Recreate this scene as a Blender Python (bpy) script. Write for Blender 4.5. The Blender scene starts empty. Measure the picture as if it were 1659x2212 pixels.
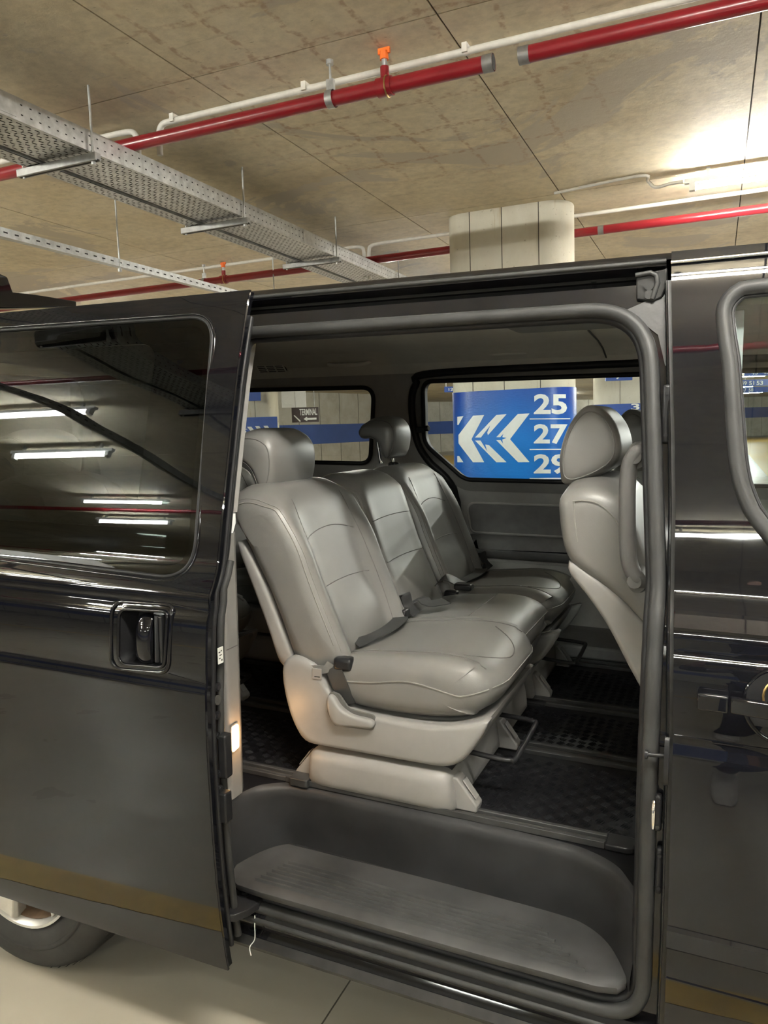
import bpy, bmesh, math, random
from mathutils import Vector, Matrix, geometry
random.seed(4)
C = bpy.context.scene.collection
PI = math.pi

# ------------------------------------------------------------------ camera
W_, H_, F_ = 1659.0, 2212.0, 1655.0
EX = Vector((0.91809848, 0.01048883, -0.39621353))     # world axes seen in camera axes (right, down, forward)
EY = Vector((0.3948629, -0.11078645, 0.91203599))
EZ = Vector((-0.0343289, -0.99378888, -0.10585452))
RW = Matrix((EX, EY, EZ))
CAM = Vector((0, 0, 1.5))
cam_data = bpy.data.cameras.new('camera')
cam = bpy.data.objects.new('camera', cam_data); C.objects.link(cam)
cam_data.sensor_fit = 'VERTICAL'; cam_data.sensor_height = 36.0
cam_data.lens = 36.0 * F_ / H_
cam_data.clip_start = 0.01; cam_data.clip_end = 300
rt, up, bk = RW @ Vector((1, 0, 0)), RW @ Vector((0, -1, 0)), RW @ Vector((0, 0, -1))
cm = Matrix((rt, up, bk)).transposed().to_4x4(); cm.translation = CAM
cam.matrix_world = cm
bpy.context.scene.camera = cam

# ------------------------------------------------------------------ world, exposure
world = bpy.data.worlds.new('world'); bpy.context.scene.world = world
world.use_nodes = True
world.node_tree.nodes['Background'].inputs[0].default_value = (0.9, 0.92, 1.0, 1)
world.node_tree.nodes['Background'].inputs[1].default_value = 0.25
vs = bpy.context.scene.view_settings
vs.view_transform = 'Standard'; vs.look = 'None'; vs.exposure = 1.95; vs.gamma = 1.0
vs.use_curve_mapping = False
LAMP_W = 30.0           # watts of one fluorescent tube's area light

# ------------------------------------------------------------------ frames and projections
I4 = Matrix.Identity(4)
M3 = Matrix(((0.999528627, 0.0133697948, 0.0276364394), (-0.0133749035, 0.999910552, 0.0), (-0.0276339674, -0.00036963471, 0.999618041)))
VAN = Matrix.Translation(CAM) @ M3.to_4x4() @ Matrix.Translation(-CAM)     # the van stands at a slight rake
def ray(px, py): return RW @ Vector(((px - W_/2)/F_, (py - H_/2)/F_, 1.0))
def Wp(px, py, ax, v):
    d = ray(px, py); k = 'xyz'.index(ax); t = (v - CAM[k])/d[k]; return CAM + d*t
def Wd(px, py, depth): return CAM + ray(px, py)*depth
def Vp(px, py, ax, v):
    d = M3.transposed() @ ray(px, py); k = 'xyz'.index(ax); t = (v - CAM[k])/d[k]; return CAM + d*t
PROF = [(.0, 1.45), (.20, 1.425), (.25, 1.41), (.34, 1.3945), (.43, 1.3825), (.52, 1.3745), (.60, 1.3695), (.66, 1.367), (.82, 1.362),
        (.925, 1.363), (.945, 1.371), (.96, 1.368), (1.04, 1.373), (1.09, 1.381), (1.10, 1.388), (1.125, 1.386), (1.14, 1.392), (1.165, 1.408), (1.19, 1.419), (1.25, 1.432),
        (1.31, 1.445), (1.41, 1.468), (1.50, 1.489), (1.59, 1.511), (1.66, 1.531), (1.72, 1.55), (1.77, 1.566), (1.80, 1.58), (1.86, 1.62), (1.95, 1.75)]
def Yp(z):
    P = PROF
    if z <= P[0][0]: return P[0][1]
    for i in range(len(P)-1):
        if z <= P[i+1][0]:
            z0, y0 = P[i]; z1, y1 = P[i+1]; h = z1-z0
            def tg(j):
                if j <= 0 or j >= len(P)-1: return (y1-y0)/h
                a = (P[j][1]-P[j-1][1])/(P[j][0]-P[j-1][0]); b = (P[j+1][1]-P[j][1])/(P[j+1][0]-P[j][0])
                if a*b <= 0: return 0.0
                return 2*a*b/(a+b)
            t = (z-z0)/h; m0, m1 = tg(i)*h, tg(i+1)*h
            return (2*t**3-3*t*t+1)*y0+(t**3-2*t*t+t)*m0+(-2*t**3+3*t*t)*y1+(t**3-t*t)*m1
    return P[-1][1]
YC2 = 4.66
def Yn(off): return lambda z: Yp(z)+off
def Yf(off): return lambda z: YC2-Yp(z)-off
def Bp(px, py, off=0.0, far=False):
    d = M3.transposed() @ ray(px, py); g = Yf(off) if far else Yn(off)
    lo, hi = .5, 8.
    for _ in range(40):
        m = (lo+hi)/2; p = CAM + d*(m/d[1])
        if p[1]-g(p[2]) < 0: lo = m
        else: hi = m
    return CAM + d*(lo/d[1])
def BX(pts, off=0.0, far=False): return [(p[0], p[2]) for p in (Bp(a, b, off, far) for a, b in pts)]

# ------------------------------------------------------------------ materials
def newmat(name):
    m = bpy.data.materials.new(name); m.use_nodes = True
    nt = m.node_tree; b = nt.nodes['Principled BSDF']; return m, nt, b
def setp(b, **k):
    names = dict(col='Base Color', rough='Roughness', metal='Metallic', coat='Coat Weight', coatr='Coat Roughness', spec='Specular IOR Level', em='Emission Color', es='Emission Strength', trans='Transmission Weight', ior='IOR', alpha='Alpha', sheen='Sheen Weight')
    for a, v in k.items():
        s = b.inputs[names[a]]
        s.default_value = (*v, 1) if isinstance(v, tuple) and len(v) == 3 else v
def noise(nt, scale, detail=4, rough=.55, vec=None, dist=0.0, stretch=None):
    n = nt.nodes.new('ShaderNodeTexNoise'); n.inputs['Scale'].default_value = scale; n.inputs['Detail'].default_value = detail
    n.inputs['Roughness'].default_value = rough; n.inputs['Distortion'].default_value = dist
    tc = nt.nodes.new('ShaderNodeTexCoord'); mp = nt.nodes.new('ShaderNodeMapping')
    if stretch: mp.inputs['Scale'].default_value = stretch
    nt.links.new(tc.outputs['Object'], mp.inputs[0]); nt.links.new(mp.outputs[0], n.inputs['Vector'])
    return n.outputs['Fac']
def ramp(nt, fac, stops, interp='LINEAR'):
    r = nt.nodes.new('ShaderNodeValToRGB'); r.color_ramp.interpolation = interp
    while len(r.color_ramp.elements) < len(stops): r.color_ramp.elements.new(.5)
    for e, (p, c) in zip(r.color_ramp.elements, stops):
        e.position = p; e.color = (*c, 1) if len(c) == 3 else c
    nt.links.new(fac, r.inputs[0]); return r.outputs[0]
def mix(nt, a, b, fac, mode='MIX'):
    n = nt.nodes.new('ShaderNodeMix'); n.data_type = 'RGBA'; n.blend_type = mode
    for s, v in ((n.inputs[6], a), (n.inputs[7], b), (n.inputs[0], fac)):
        if hasattr(v, 'is_linked') or hasattr(v, 'links'): nt.links.new(v, s)
        elif isinstance(v, tuple): s.default_value = (*v, 1)
        else: s.default_value = v
    return n.outputs[2]
def bump(nt, b, h, strength=.3, dist=.01):
    n = nt.nodes.new('ShaderNodeBump'); n.inputs['Strength'].default_value = strength; n.inputs['Distance'].default_value = dist
    nt.links.new(h, n.inputs['Height']); nt.links.new(n.outputs[0], b.inputs['Normal'])
def simple(name, col, rough=.5, metal=0.0, var=.12, vs_=30, bs=0.0, bscale=400, bdist=.0008, **k):
    m, nt, b = newmat(name); setp(b, rough=rough, metal=metal, **k)
    f = noise(nt, vs_, 3)
    c = ramp(nt, f, [(.25, tuple(x*(1-var) for x in col)), (.75, tuple(min(1, x*(1+var)) for x in col))])
    nt.links.new(c, b.inputs['Base Color'])
    if bs: bump(nt, b, noise(nt, bscale, 2), bs, bdist)
    return m
MAT = {}
def paint():
    m, nt, b = newmat('black_paint'); setp(b, col=(.004, .0042, .0055), rough=.5, coat=.82, coatr=.02, spec=.0)
    f = noise(nt, 9, 3); r = ramp(nt, f, [(.35, (.012,)*3), (.7, (.035,)*3)]); nt.links.new(r, b.inputs['Coat Roughness'])
    n = nt.nodes.new('ShaderNodeBump'); n.inputs['Strength'].default_value = .02; n.inputs['Distance'].default_value = .004
    nt.links.new(noise(nt, 14, 1), n.inputs['Height']); nt.links.new(n.outputs[0], b.inputs['Coat Normal'])
    return m
MAT['paint'] = paint()
MAT['jamb'] = simple('black_jamb_paint', (.006, .006, .007), .4, spec=0.0, coat=.8, coatr=.08, bs=.15, bscale=60, bdist=.002)
MAT['jambdusty'] = simple('dusty_black_jamb', (.014, .0135, .013), .45, spec=.3, var=.5, vs_=22, bs=.2, bscale=50, bdist=.003)
def leather(name, col):
    m, nt, b = newmat(name); setp(b, rough=.4, spec=.45)
    c = ramp(nt, noise(nt, 6, 3), [(.3, tuple(x*.93 for x in col)), (.7, tuple(x*1.05 for x in col))]); nt.links.new(c, b.inputs['Base Color'])
    v = nt.nodes.new('ShaderNodeTexVoronoi'); v.inputs['Scale'].default_value = 700
    tc = nt.nodes.new('ShaderNodeTexCoord'); nt.links.new(tc.outputs['Object'], v.inputs['Vector'])
    bump(nt, b, v.outputs['Distance'], .12, .0006)
    return m
MAT['leather'] = leather('grey_leather', (.118, .114, .107))
MAT['stitch'] = simple('grey_stitching', (.15, .142, .13), .7)
MAT['seam'] = simple('dark_seam', (.075, .072, .066), .7)
MAT['plastic'] = simple('grey_plastic', (.185, .178, .17), .42, spec=.35, bs=.15, bscale=900, bdist=.0004, var=.04)
MAT['trimgrey'] = simple('mid_grey_trim', (.29, .28, .27), .6, bs=.2, bscale=700, bdist=.0005, var=.06)
MAT['trimlight'] = simple('light_grey_trim', (.155, .15, .143), .55, spec=.22, bs=.2, bscale=700, bdist=.0005, var=.05)
MAT['trimhandle'] = simple('grey_handle_plastic', (.075, .073, .071), .4, spec=.22, var=.05)
MAT['trimdark'] = simple('dark_grey_trim', (.15, .146, .145), .55, spec=.22, bs=.25, bscale=700, bdist=.0006, var=.1)
MAT['headliner'] = simple('headliner_fabric', (.62, .60, .55), .95, bs=.3, bscale=900, bdist=.0006, var=.04)
MAT['railgrey'] = simple('seat_rail_plastic', (.028, .028, .028), .5, spec=.25, var=.4, vs_=14)
MAT['roofplastic'] = simple('pale_roof_plastic', (.62, .60, .56), .5, var=.03)
MAT['rubber'] = simple('grey_rubber', (.026, .026, .026), .5, spec=.22, var=.25, vs_=12, bs=.1, bscale=300)
MAT['blackrubber'] = simple('black_rubber', (.012, .012, .013), .45, spec=.22)
MAT['stepplastic'] = simple('dusty_step_plastic', (.019, .019, .020), .5, spec=.22, var=.35, vs_=8, bs=.25, bscale=600, bdist=.0006)
MAT['tread'] = simple('worn_tread_plastic', (.034, .034, .034), .55, spec=.22, var=.4, vs_=7, bs=.25, bscale=600, bdist=.0006)
MAT['mat'] = simple('black_floor_mat', (.006, .006, .007), .42, spec=.13, var=.3, vs_=10)
MAT['black'] = simple('black_plastic', (.012, .012, .013), .35, spec=.22, var=.2)
MAT['web'] = simple('black_webbing', (.02, .02, .02), .55, bs=.3, bscale=800)
MAT['chrome'] = simple('chrome', (.8, .8, .8), .12, 1.0, var=.03)
MAT['steel'] = simple('galvanised_steel', (.52, .53, .52), .38, .75, var=.25, vs_=22, bs=.1, bscale=60)
MAT['steeldark'] = simple('dark_steel', (.30, .30, .29), .45, .7, var=.25, vs_=22)  # darker steel tone for struts, studs and grooved pipe ends
MAT['redpipe'] = simple('red_pipe_paint', (.24, .012, .018), .3, var=.12, vs_=6, coat=.3)
MAT['conduit'] = simple('white_conduit', (.62, .60, .54), .5, var=.08)
MAT['orange'] = simple('orange_cap', (.9, .17, .02), .5)
MAT['brass'] = simple('brass', (.55, .38, .16), .3, .9)
MAT['slot'] = simple('dark_slot', (.03, .028, .025), .9)
MAT['tyre'] = simple('tyre_rubber', (.035, .033, .031), .75, spec=.22, var=.2, vs_=14, bs=.2, bscale=200)
MAT['alloy'] = simple('alloy_wheel', (.55, .53, .49), .35, .6, var=.1)
MAT['rust'] = simple('rusty_disc', (.16, .10, .06), .7, .3, var=.4)
MAT['white'] = simple('sign_white', (.78, .80, .80), .45, var=.03)
MAT['bluesign'] = simple('sign_blue', (.015, .07, .36), .4, var=.08)
MAT['blueband'] = simple('wall_band_blue', (.03, .085, .33), .5, var=.1, vs_=1)
MAT['darksign'] = simple('sign_dark', (.05, .035, .035), .5)
MAT['redsign'] = simple('sign_red', (.28, .03, .03), .5)
MAT['label'] = simple('sticker_white', (.6, .6, .57), .5)
MAT['skinp'] = simple('skin', (.42, .24, .17), .5)
MAT['hair'] = simple('dark_hair', (.02, .014, .01), .6)
MAT['jacket'] = simple('dark_jacket', (.03, .03, .035), .8, bs=.3, bscale=200)
MAT['jeans'] = simple('navy_trousers', (.012, .016, .05), .85, bs=.3, bscale=300)
MAT['shoe'] = simple('white_shoe', (.55, .53, .5), .6)
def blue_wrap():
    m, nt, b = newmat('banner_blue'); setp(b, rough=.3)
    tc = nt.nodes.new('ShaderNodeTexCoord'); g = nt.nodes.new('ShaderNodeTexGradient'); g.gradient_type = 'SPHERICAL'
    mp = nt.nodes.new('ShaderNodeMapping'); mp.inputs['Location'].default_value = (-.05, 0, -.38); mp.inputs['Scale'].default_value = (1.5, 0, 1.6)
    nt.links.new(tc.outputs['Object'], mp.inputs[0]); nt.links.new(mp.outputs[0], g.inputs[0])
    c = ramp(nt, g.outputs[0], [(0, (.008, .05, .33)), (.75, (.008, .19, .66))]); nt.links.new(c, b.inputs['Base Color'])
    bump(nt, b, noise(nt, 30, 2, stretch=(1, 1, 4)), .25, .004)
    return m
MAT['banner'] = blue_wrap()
def emis(name, col, s):
    m, nt, b = newmat(name); setp(b, col=(.8, .8, .8), em=col, es=s); return m
MAT['tube'] = emis('lit_fluorescent_tube', (1.0, .975, .90), 190.0)
MAT['tubereduced'] = emis('reduced_fluorescent_tube', (1.0, .975, .90), 120.0)  # output turned down to balance seat and ceiling light, not a newer tube
MAT['tubegreenish'] = emis('greenish_fluorescent_tube', (.97, 1.0, .92), 120.0)  # output tuned for contrast on the seats, not real ageing
MAT['warmlamp'] = emis('lit_courtesy_lamp', (1.0, .62, .25), 2.2)
def glass(name, tint, rough=.0, ior=1.5, gl=(.95, .97, 1)):
    m = bpy.data.materials.new(name); m.use_nodes = True; nt = m.node_tree; nt.nodes.clear()
    o = nt.nodes.new('ShaderNodeOutputMaterial'); t = nt.nodes.new('ShaderNodeBsdfTransparent'); g = nt.nodes.new('ShaderNodeBsdfGlossy')
    mx = nt.nodes.new('ShaderNodeMixShader'); fr = nt.nodes.new('ShaderNodeFresnel'); fr.inputs['IOR'].default_value = ior
    t.inputs[0].default_value = (*tint, 1); g.inputs['Roughness'].default_value = rough; g.inputs['Color'].default_value = (*gl, 1)
    nt.links.new(fr.outputs[0], mx.inputs[0]); nt.links.new(t.outputs[0], mx.inputs[1]); nt.links.new(g.outputs[0], mx.inputs[2]); nt.links.new(mx.outputs[0], o.inputs[0])
    return m
MAT['glassdark'] = glass('privacy_glass', (.20, .22, .21), 0, 1.5, (.72, .75, .78))
MAT['glassclear'] = glass('clear_glass', (.82, .88, .87), 0, 1.5)
MAT['glassfront'] = glass('front_glass', (.72, .80, .80), 0, 1.6)
MAT['glassside'] = glass('rear_quarter_glass', (.55, .57, .55), 0, 1.5)
def concrete_ceiling():
    m, nt, b = newmat('cast_concrete_ceiling'); setp(b, rough=.72)
    base = ramp(nt, noise(nt, .9, 6, .6, dist=.6), [(.3, (.56, .475, .33)), (.5, (.72, .63, .455)), (.7, (.80, .72, .56))])
    fine = ramp(nt, noise(nt, 14, 8, .7), [(.35, (.80,)*3), (.6, (1.05, 1.05, 1.05))])
    c = mix(nt, base, fine, .75, 'MULTIPLY')
    streak = ramp(nt, noise(nt, 7, 5, .6, stretch=(.35, 2.2, 1)), [(.62, (1, 1, 1)), (.74, (.60, .56, .5))])
    c = mix(nt, c, streak, .6, 'MULTIPLY')
    pits = ramp(nt, noise(nt, 38, 3, .6, stretch=(.5, 1.6, 1)), [(.69, (1, 1, 1)), (.74, (.42, .38, .32))])
    c = mix(nt, c, pits, .8, 'MULTIPLY')
    patch = ramp(nt, noise(nt, .55, 7, .65, dist=1.2), [(.56, (0, 0, 0)), (.585, (1, 1, 1))])
    c = mix(nt, c, (.56, .50, .40), patch, 'MIX')
    # rust grid left by the bars near the sprinkler
    tc = nt.nodes.new('ShaderNodeTexCoord')
    def stripes(ax, scale):
        w = nt.nodes.new('ShaderNodeTexWave'); w.wave_type = 'BANDS'; w.bands_direction = ax; w.inputs['Scale'].default_value = scale
        w.inputs['Distortion'].default_value = 1.6; w.inputs['Detail'].default_value = 3; w.inputs['Detail Scale'].default_value = 3
        nt.links.new(tc.outputs['Object'], w.inputs['Vector'])
        return ramp(nt, w.outputs['Fac'], [(.955, (0, 0, 0)), (.99, (1, 1, 1))])
    s = mix(nt, stripes('X', 1.15), stripes('Y', .8), 1.0, 'LIGHTEN')
    mp = nt.nodes.new('ShaderNodeMapping'); mp.inputs['Location'].default_value = (-8.5*.75, 30.4*.5, 0); mp.inputs['Scale'].default_value = (.75, .5, 0)
    g = nt.nodes.new('ShaderNodeTexGradient'); g.gradient_type = 'SPHERICAL'
    nt.links.new(tc.outputs['Object'], mp.inputs[0]); nt.links.new(mp.outputs[0], g.inputs[0])
    area = ramp(nt, g.outputs[0], [(.02, (0, 0, 0)), (.35, (1, 1, 1))])
    s = mix(nt, s, area, 1.0, 'MULTIPLY')
    brk = ramp(nt, noise(nt, 25, 4), [(.42, (0, 0, 0)), (.6, (1, 1, 1))])
    s = mix(nt, s, brk, 1.0, 'MULTIPLY')
    s = mix(nt, s, (.55, .55, .55), 1.0, 'MULTIPLY'); c = mix(nt, c, (.36, .19, .09), s, 'MIX')
    nt.links.new(c, b.inputs['Base Color'])
    bump(nt, b, noise(nt, 18, 8, .7), .25, .01)
    return m
MAT['ceil'] = concrete_ceiling()
def concrete(name, c0, c1, c2, stretch=None):
    m, nt, b = newmat(name); setp(b, rough=.75)
    base = ramp(nt, noise(nt, 1.6, 7, .62, dist=.4, stretch=stretch), [(.3, c0), (.5, c1), (.72, c2)])
    pits = ramp(nt, noise(nt, 34, 4, .6), [(.66, (1, 1, 1)), (.73, (.55, .52, .46))])
    c = mix(nt, base, pits, .8, 'MULTIPLY')
    st = ramp(nt, noise(nt, 5, 5, .6, stretch=(2.5, 2.5, .25)), [(.63, (1, 1, 1)), (.72, (.70, .58, .40))])
    c = mix(nt, c, st, .7, 'MULTIPLY')
    nt.links.new(c, b.inputs['Base Color']); bump(nt, b, noise(nt, 22, 7, .7), .25, .008)
    return m
MAT['column'] = concrete('column_concrete', (.50, .46, .37), (.60, .57, .47), (.68, .66, .57), (1.5, 1.5, .5))
MAT['wall'] = concrete('wall_concrete', (.42, .40, .34), (.52, .50, .43), (.60, .58, .51))
def floor_mat():
    m, nt, b = newmat('epoxy_floor'); setp(b, rough=.33, spec=.5)
    c = ramp(nt, noise(nt, 1.2, 6, .6), [(.3, (.29, .262, .21)), (.7, (.35, .318, .255))])
    d = ramp(nt, noise(nt, 60, 3), [(.70, (1, 1, 1)), (.78, (.85, .83, .8))]); c = mix(nt, c, d, .6, 'MULTIPLY')
    nt.links.new(c, b.inputs['Base Color']); r = ramp(nt, noise(nt, 3, 5), [(.3, (.25,)*3), (.7, (.42,)*3)]); nt.links.new(r, b.inputs['Roughness'])
    return m
MAT['floor'] = floor_mat()
MAT['yellow'] = simple('yellow_floor_paint', (.50, .34, .09), .45, var=.15, vs_=12)
MAT['joint'] = simple('dark_joint', (.06, .052, .04), .9)

# ------------------------------------------------------------------ mesh helpers; geo = (verts, faces)
def join(*gs):
    V, Fc = [], []
    for v, f in gs:
        n = len(V); V += [Vector(p) for p in v]; Fc += [tuple(i+n for i in q) for q in f]
    return V, Fc
ROOT = {}
def finish(o, smooth, label, cat, group, kind):
    if label: o['label'] = label
    if cat: o['category'] = cat
    if group: o['group'] = group
    if kind: o['kind'] = kind
def add(name, geo, mat, parent=None, fr=None, smooth=True, bev=0, sub=0, label=None, cat=None, group=None, kind=None, ang=50, seg=2, fixn=True):
    V, Fc = geo
    if parent is not None:
        mw, frame = ROOT[parent.name]
        fr = frame if fr is None else fr
        inv = mw.inverted() @ fr
    else:
        fr = I4 if fr is None else fr
        xs = [v[0] for v in V]; ys = [v[1] for v in V]; zs = [v[2] for v in V]
        base = Vector(((min(xs)+max(xs))/2, (min(ys)+max(ys))/2, min(zs)))
        mw = fr @ Matrix.Translation(base); inv = Matrix.Translation(-base)
    me = bpy.data.meshes.new(name)
    me.from_pydata([inv @ Vector(v) for v in V], [], Fc)
    if fixn:
        bm = bmesh.new(); bm.from_mesh(me); bmesh.ops.recalc_face_normals(bm, faces=bm.faces); bm.to_mesh(me); bm.free()
    if smooth:
        me.polygons.foreach_set('use_smooth', [True]*len(me.polygons)); me.set_sharp_from_angle(angle=math.radians(ang))
    me.materials.append(MAT[mat] if isinstance(mat, str) else mat)
    o = bpy.data.objects.new(name, me); C.objects.link(o)
    if parent is not None: o.parent = parent; ROOT[o.name] = ROOT[parent.name]
    else: o.matrix_world = mw; ROOT[o.name] = (mw, fr)
    if bev:
        m = o.modifiers.new('bevel', 'BEVEL'); m.width = bev; m.segments = seg; m.limit_method = 'ANGLE'; m.angle_limit = math.radians(30); m.harden_normals = False
    if sub:
        m = o.modifiers.new('subdivision', 'SUBSURF'); m.levels = sub; m.render_levels = sub
    finish(o, smooth, label, cat, group, kind)
    return o
def thing(name, base, label, cat, group=None, fr=None, kind=None):
    fr = I4 if fr is None else fr
    o = bpy.data.objects.new(name, None); C.objects.link(o); o.empty_display_size = .1
    mw = fr @ Matrix.Translation(Vector(base)); o.matrix_world = mw; ROOT[o.name] = (mw, fr)
    finish(o, 0, label, cat, group, kind); return o
def copy_tree(o, offset, fr, label=None, group=None):
    def cp(x, par):
        c = x.copy(); C.objects.link(c)
        if par: c.parent = par
        ROOT[c.name] = ROOT[x.name]
        for ch in [k for k in bpy.data.objects if k.parent == x]: cp(ch, c)
        return c
    r = cp(o, None); r.matrix_world = fr @ Matrix.Translation(Vector(offset)) @ fr.inverted() @ ROOT[o.name][0]
    if label: r['label'] = label
    if group: r['group'] = group
    return r
def box(x0, x1, y0, y1, z0, z1):
    v = [(x, y, z) for x in (x0, x1) for y in (y0, y1) for z in (z0, z1)]
    f = [(0, 1, 3, 2), (4, 6, 7, 5), (0, 4, 5, 1), (2, 3, 7, 6), (0, 2, 6, 4), (1, 5, 7, 3)]
    return [Vector(p) for p in v], f
def loft(rings, cap=True, closed=False):
    n = len(rings[0]); V = [Vector(p) for r in rings for p in r]; Fc = []
    m = len(rings)
    for i in range(m if closed else m-1):
        a, b = i*n, ((i+1) % m)*n
        for j in range(n):
            k = (j+1) % n; Fc.append((a+j, a+k, b+k, b+j))
    if cap and not closed: Fc.append(tuple(range(n))); Fc.append(tuple((m-1)*n+j for j in range(n)))
    return V, Fc
def tube(path, r, n=8, closed=False, cap=True):
    P = [Vector(p) for p in path]; m = len(P); rings = []
    up0 = None; N0 = None
    if closed:
        N0 = Vector((0, 0, 0))
        for i in range(m): N0 += P[i-1].cross(P[i])
        N0 = N0-Vector((0, 0, 0)); c0_ = sum(P, Vector())/m; N0 = Vector((0, 0, 0))
        for i in range(m): N0 += (P[i-1]-c0_).cross(P[i]-c0_)
        N0.normalize()
    for i in range(m):
        if closed: t = (P[(i+1) % m]-P[i-1]).normalized()
        else: t = (P[min(i+1, m-1)]-P[max(i-1, 0)]).normalized()
        if closed: up0 = N0
        if up0 is None:
            up0 = Vector((0, 0, 1)) if abs(t.z) < .9 else Vector((1, 0, 0))
        u = (up0 - t*up0.dot(t)).normalized(); w = t.cross(u); up0 = u
        rr = r[i] if isinstance(r, (list, tuple)) else r
        rings.append([P[i]+(u*math.cos(2*PI*k/n)+w*math.sin(2*PI*k/n))*rr for k in range(n)])
    return loft(rings, cap, closed)
def cyl(a, b, r, n=16): return tube([a, b], r, n)
def catmull(pts, k=6, closed=False):
    P = [Vector(p) for p in pts]; m = len(P); out = []
    for i in range(m if closed else m-1):
        p1, p2 = P[i], P[(i+1) % m]
        p0 = P[i-1] if (i > 0 or closed) else p1*2-p2
        p3 = P[(i+2) % m] if (i+2 < m or closed) else p2*2-p1
        for j in range(k):
            t = j/k
            out.append(.5*((2*p1)+(p2-p0)*t+(2*p0-5*p1+4*p2-p3)*t*t+(3*p1-p0-3*p2+p3)*t**3))
    if not closed: out.append(P[-1])
    return out
def cat2(pts, k=6, closed=False): return [(p.x, p.y) for p in catmull([(a, b, 0) for a, b in pts], k, closed)]
def roundpoly(pts, rad, n=6):
    out = []; m = len(pts)
    for i in range(m):
        r = rad[i] if isinstance(rad, (list, tuple)) else rad
        p = Vector(pts[i]); a = Vector(pts[i-1])-p; b = Vector(pts[(i+1) % m])-p
        if r <= 0: out.append(tuple(p)); continue
        th = a.angle(b)/2; d = min(r/math.tan(th), a.length*.49, b.length*.49)
        p0 = p+a.normalized()*d; p1 = p+b.normalized()*d
        for k in range(n+1):
            t = k/n; out.append(tuple(p0*(1-t)**2+p*2*t*(1-t)+p1*t*t))
    return out
def prism(poly, ax, a, b):
    def P(u, v, w): return {'x': (w, u, v), 'y': (u, w, v), 'z': (u, v, w)}[ax]
    return loft([[P(u, v, a) for u, v in poly], [P(u, v, b) for u, v in poly]])
def fill2d(outer, holes, zs):
    bm = bmesh.new()
    for loop in [outer]+list(holes):
        vs_ = [bm.verts.new((x, 0, z)) for x, z in loop]
        for i in range(len(vs_)): bm.edges.new((vs_[i-1], vs_[i]))
    bmesh.ops.triangle_fill(bm, use_beauty=True, use_dissolve=False, edges=bm.edges[:])
    for z in zs:
        bmesh.ops.bisect_plane(bm, geom=bm.verts[:]+bm.edges[:]+bm.faces[:], dist=1e-6, plane_co=(0, 0, z), plane_no=(0, 0, 1))
    return bm
def ruled(outer, holes, yf, th, dz=.014):
    """a sheet over the (x,z) outline whose y follows the profile yf(z), th thick towards +y"""
    z0, z1 = min(z for _, z in outer), max(z for _, z in outer)
    zs = [z0+dz*(i+.5) for i in range(int((z1-z0)/dz))]
    bm = fill2d(outer, holes, zs); bm.verts.index_update()
    n = len(bm.verts); V = [Vector((v.co.x, yf(v.co.z), v.co.z)) for v in bm.verts]; Fc = [tuple(v.index for v in f.verts) for f in bm.faces]
    if th:
        V += [p+Vector((0, th, 0)) for p in V]
        F2 = [tuple(i+n for i in reversed(f)) for f in Fc]
        E = [(e.verts[0].index, e.verts[1].index) for e in bm.edges if len(e.link_faces) == 1]
        Fc = Fc+F2+[(a, b, b+n, a+n) for a, b in E]
    bm.free(); return V, Fc
def onsurf(poly, yf): return [Vector((x, yf(z), z)) for x, z in poly]
def dens(poly, d=.03):
    out = []
    for i in range(len(poly)):
        a, b = Vector(poly[i]), Vector(poly[(i+1) % len(poly)]); k = max(1, int((b-a).length/d))
        out += [tuple(a.lerp(b, j/k)) for j in range(k)]
    return out
def inset(poly, d):
    out = []; m = len(poly); A = sum(poly[i-1][0]*poly[i][1]-poly[i][0]*poly[i-1][1] for i in range(m)); s = 1 if A > 0 else -1
    for i in range(m):
        a, b, c = Vector(poly[i-1]), Vector(poly[i]), Vector(poly[(i+1) % m])
        t1 = (b-a); t2 = (c-b)
        if t1.length < 1e-9 or t2.length < 1e-9: out.append(tuple(b)); continue
        t = (t1.normalized()+t2.normalized())
        if t.length < 1e-6: t = t1
        t.normalize(); nrm = Vector((-t.y, t.x))*s
        out.append(tuple(b+nrm*d))
    return out
def disc(c, axis, r, depth, n=20):
    c = Vector(c); a = Vector(axis).normalized(); return cyl(c, c+a*depth, r, n)
def text_geo(s, size, offset=0.0, align='LEFT', extrude=.002):
    cu = bpy.data.curves.new('lettering', 'FONT'); cu.body = s; cu.size = size; cu.offset = offset; cu.align_x = align; cu.extrude = extrude; cu.resolution_u = 3
    o = bpy.data.objects.new('lettering', cu); C.objects.link(o)
    dg = bpy.context.evaluated_depsgraph_get(); me = bpy.data.meshes.new_from_object(o.evaluated_get(dg))
    V = [v.co.copy() for v in me.vertices]; Fc = [tuple(p.vertices) for p in me.polygons]
    bpy.data.objects.remove(o); bpy.data.meshes.remove(me); bpy.data.curves.remove(cu); return V, Fc
def place_text(s, p0, p1, height, offset=0.0):
    """lettering from point p0 (lower left) along p1-p0, upright, stretched to that length and the given height"""
    V, Fc = text_geo(s, 1.0, offset)
    xs = [v.x for v in V]; ys = [v.y for v in V]; x0, x1, y0, y1 = min(xs), max(xs), min(ys), max(ys)
    p0, p1 = Vector(p0), Vector(p1); u = (p1-p0); n = Vector((u.y, -u.x, 0)).normalized(); zu = Vector((0, 0, 1))
    return [p0+u*((v.x-x0)/(x1-x0))+zu*((v.y-y0)/(y1-y0)*height)+n*(v.z+.001) for v in V], Fc

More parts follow.
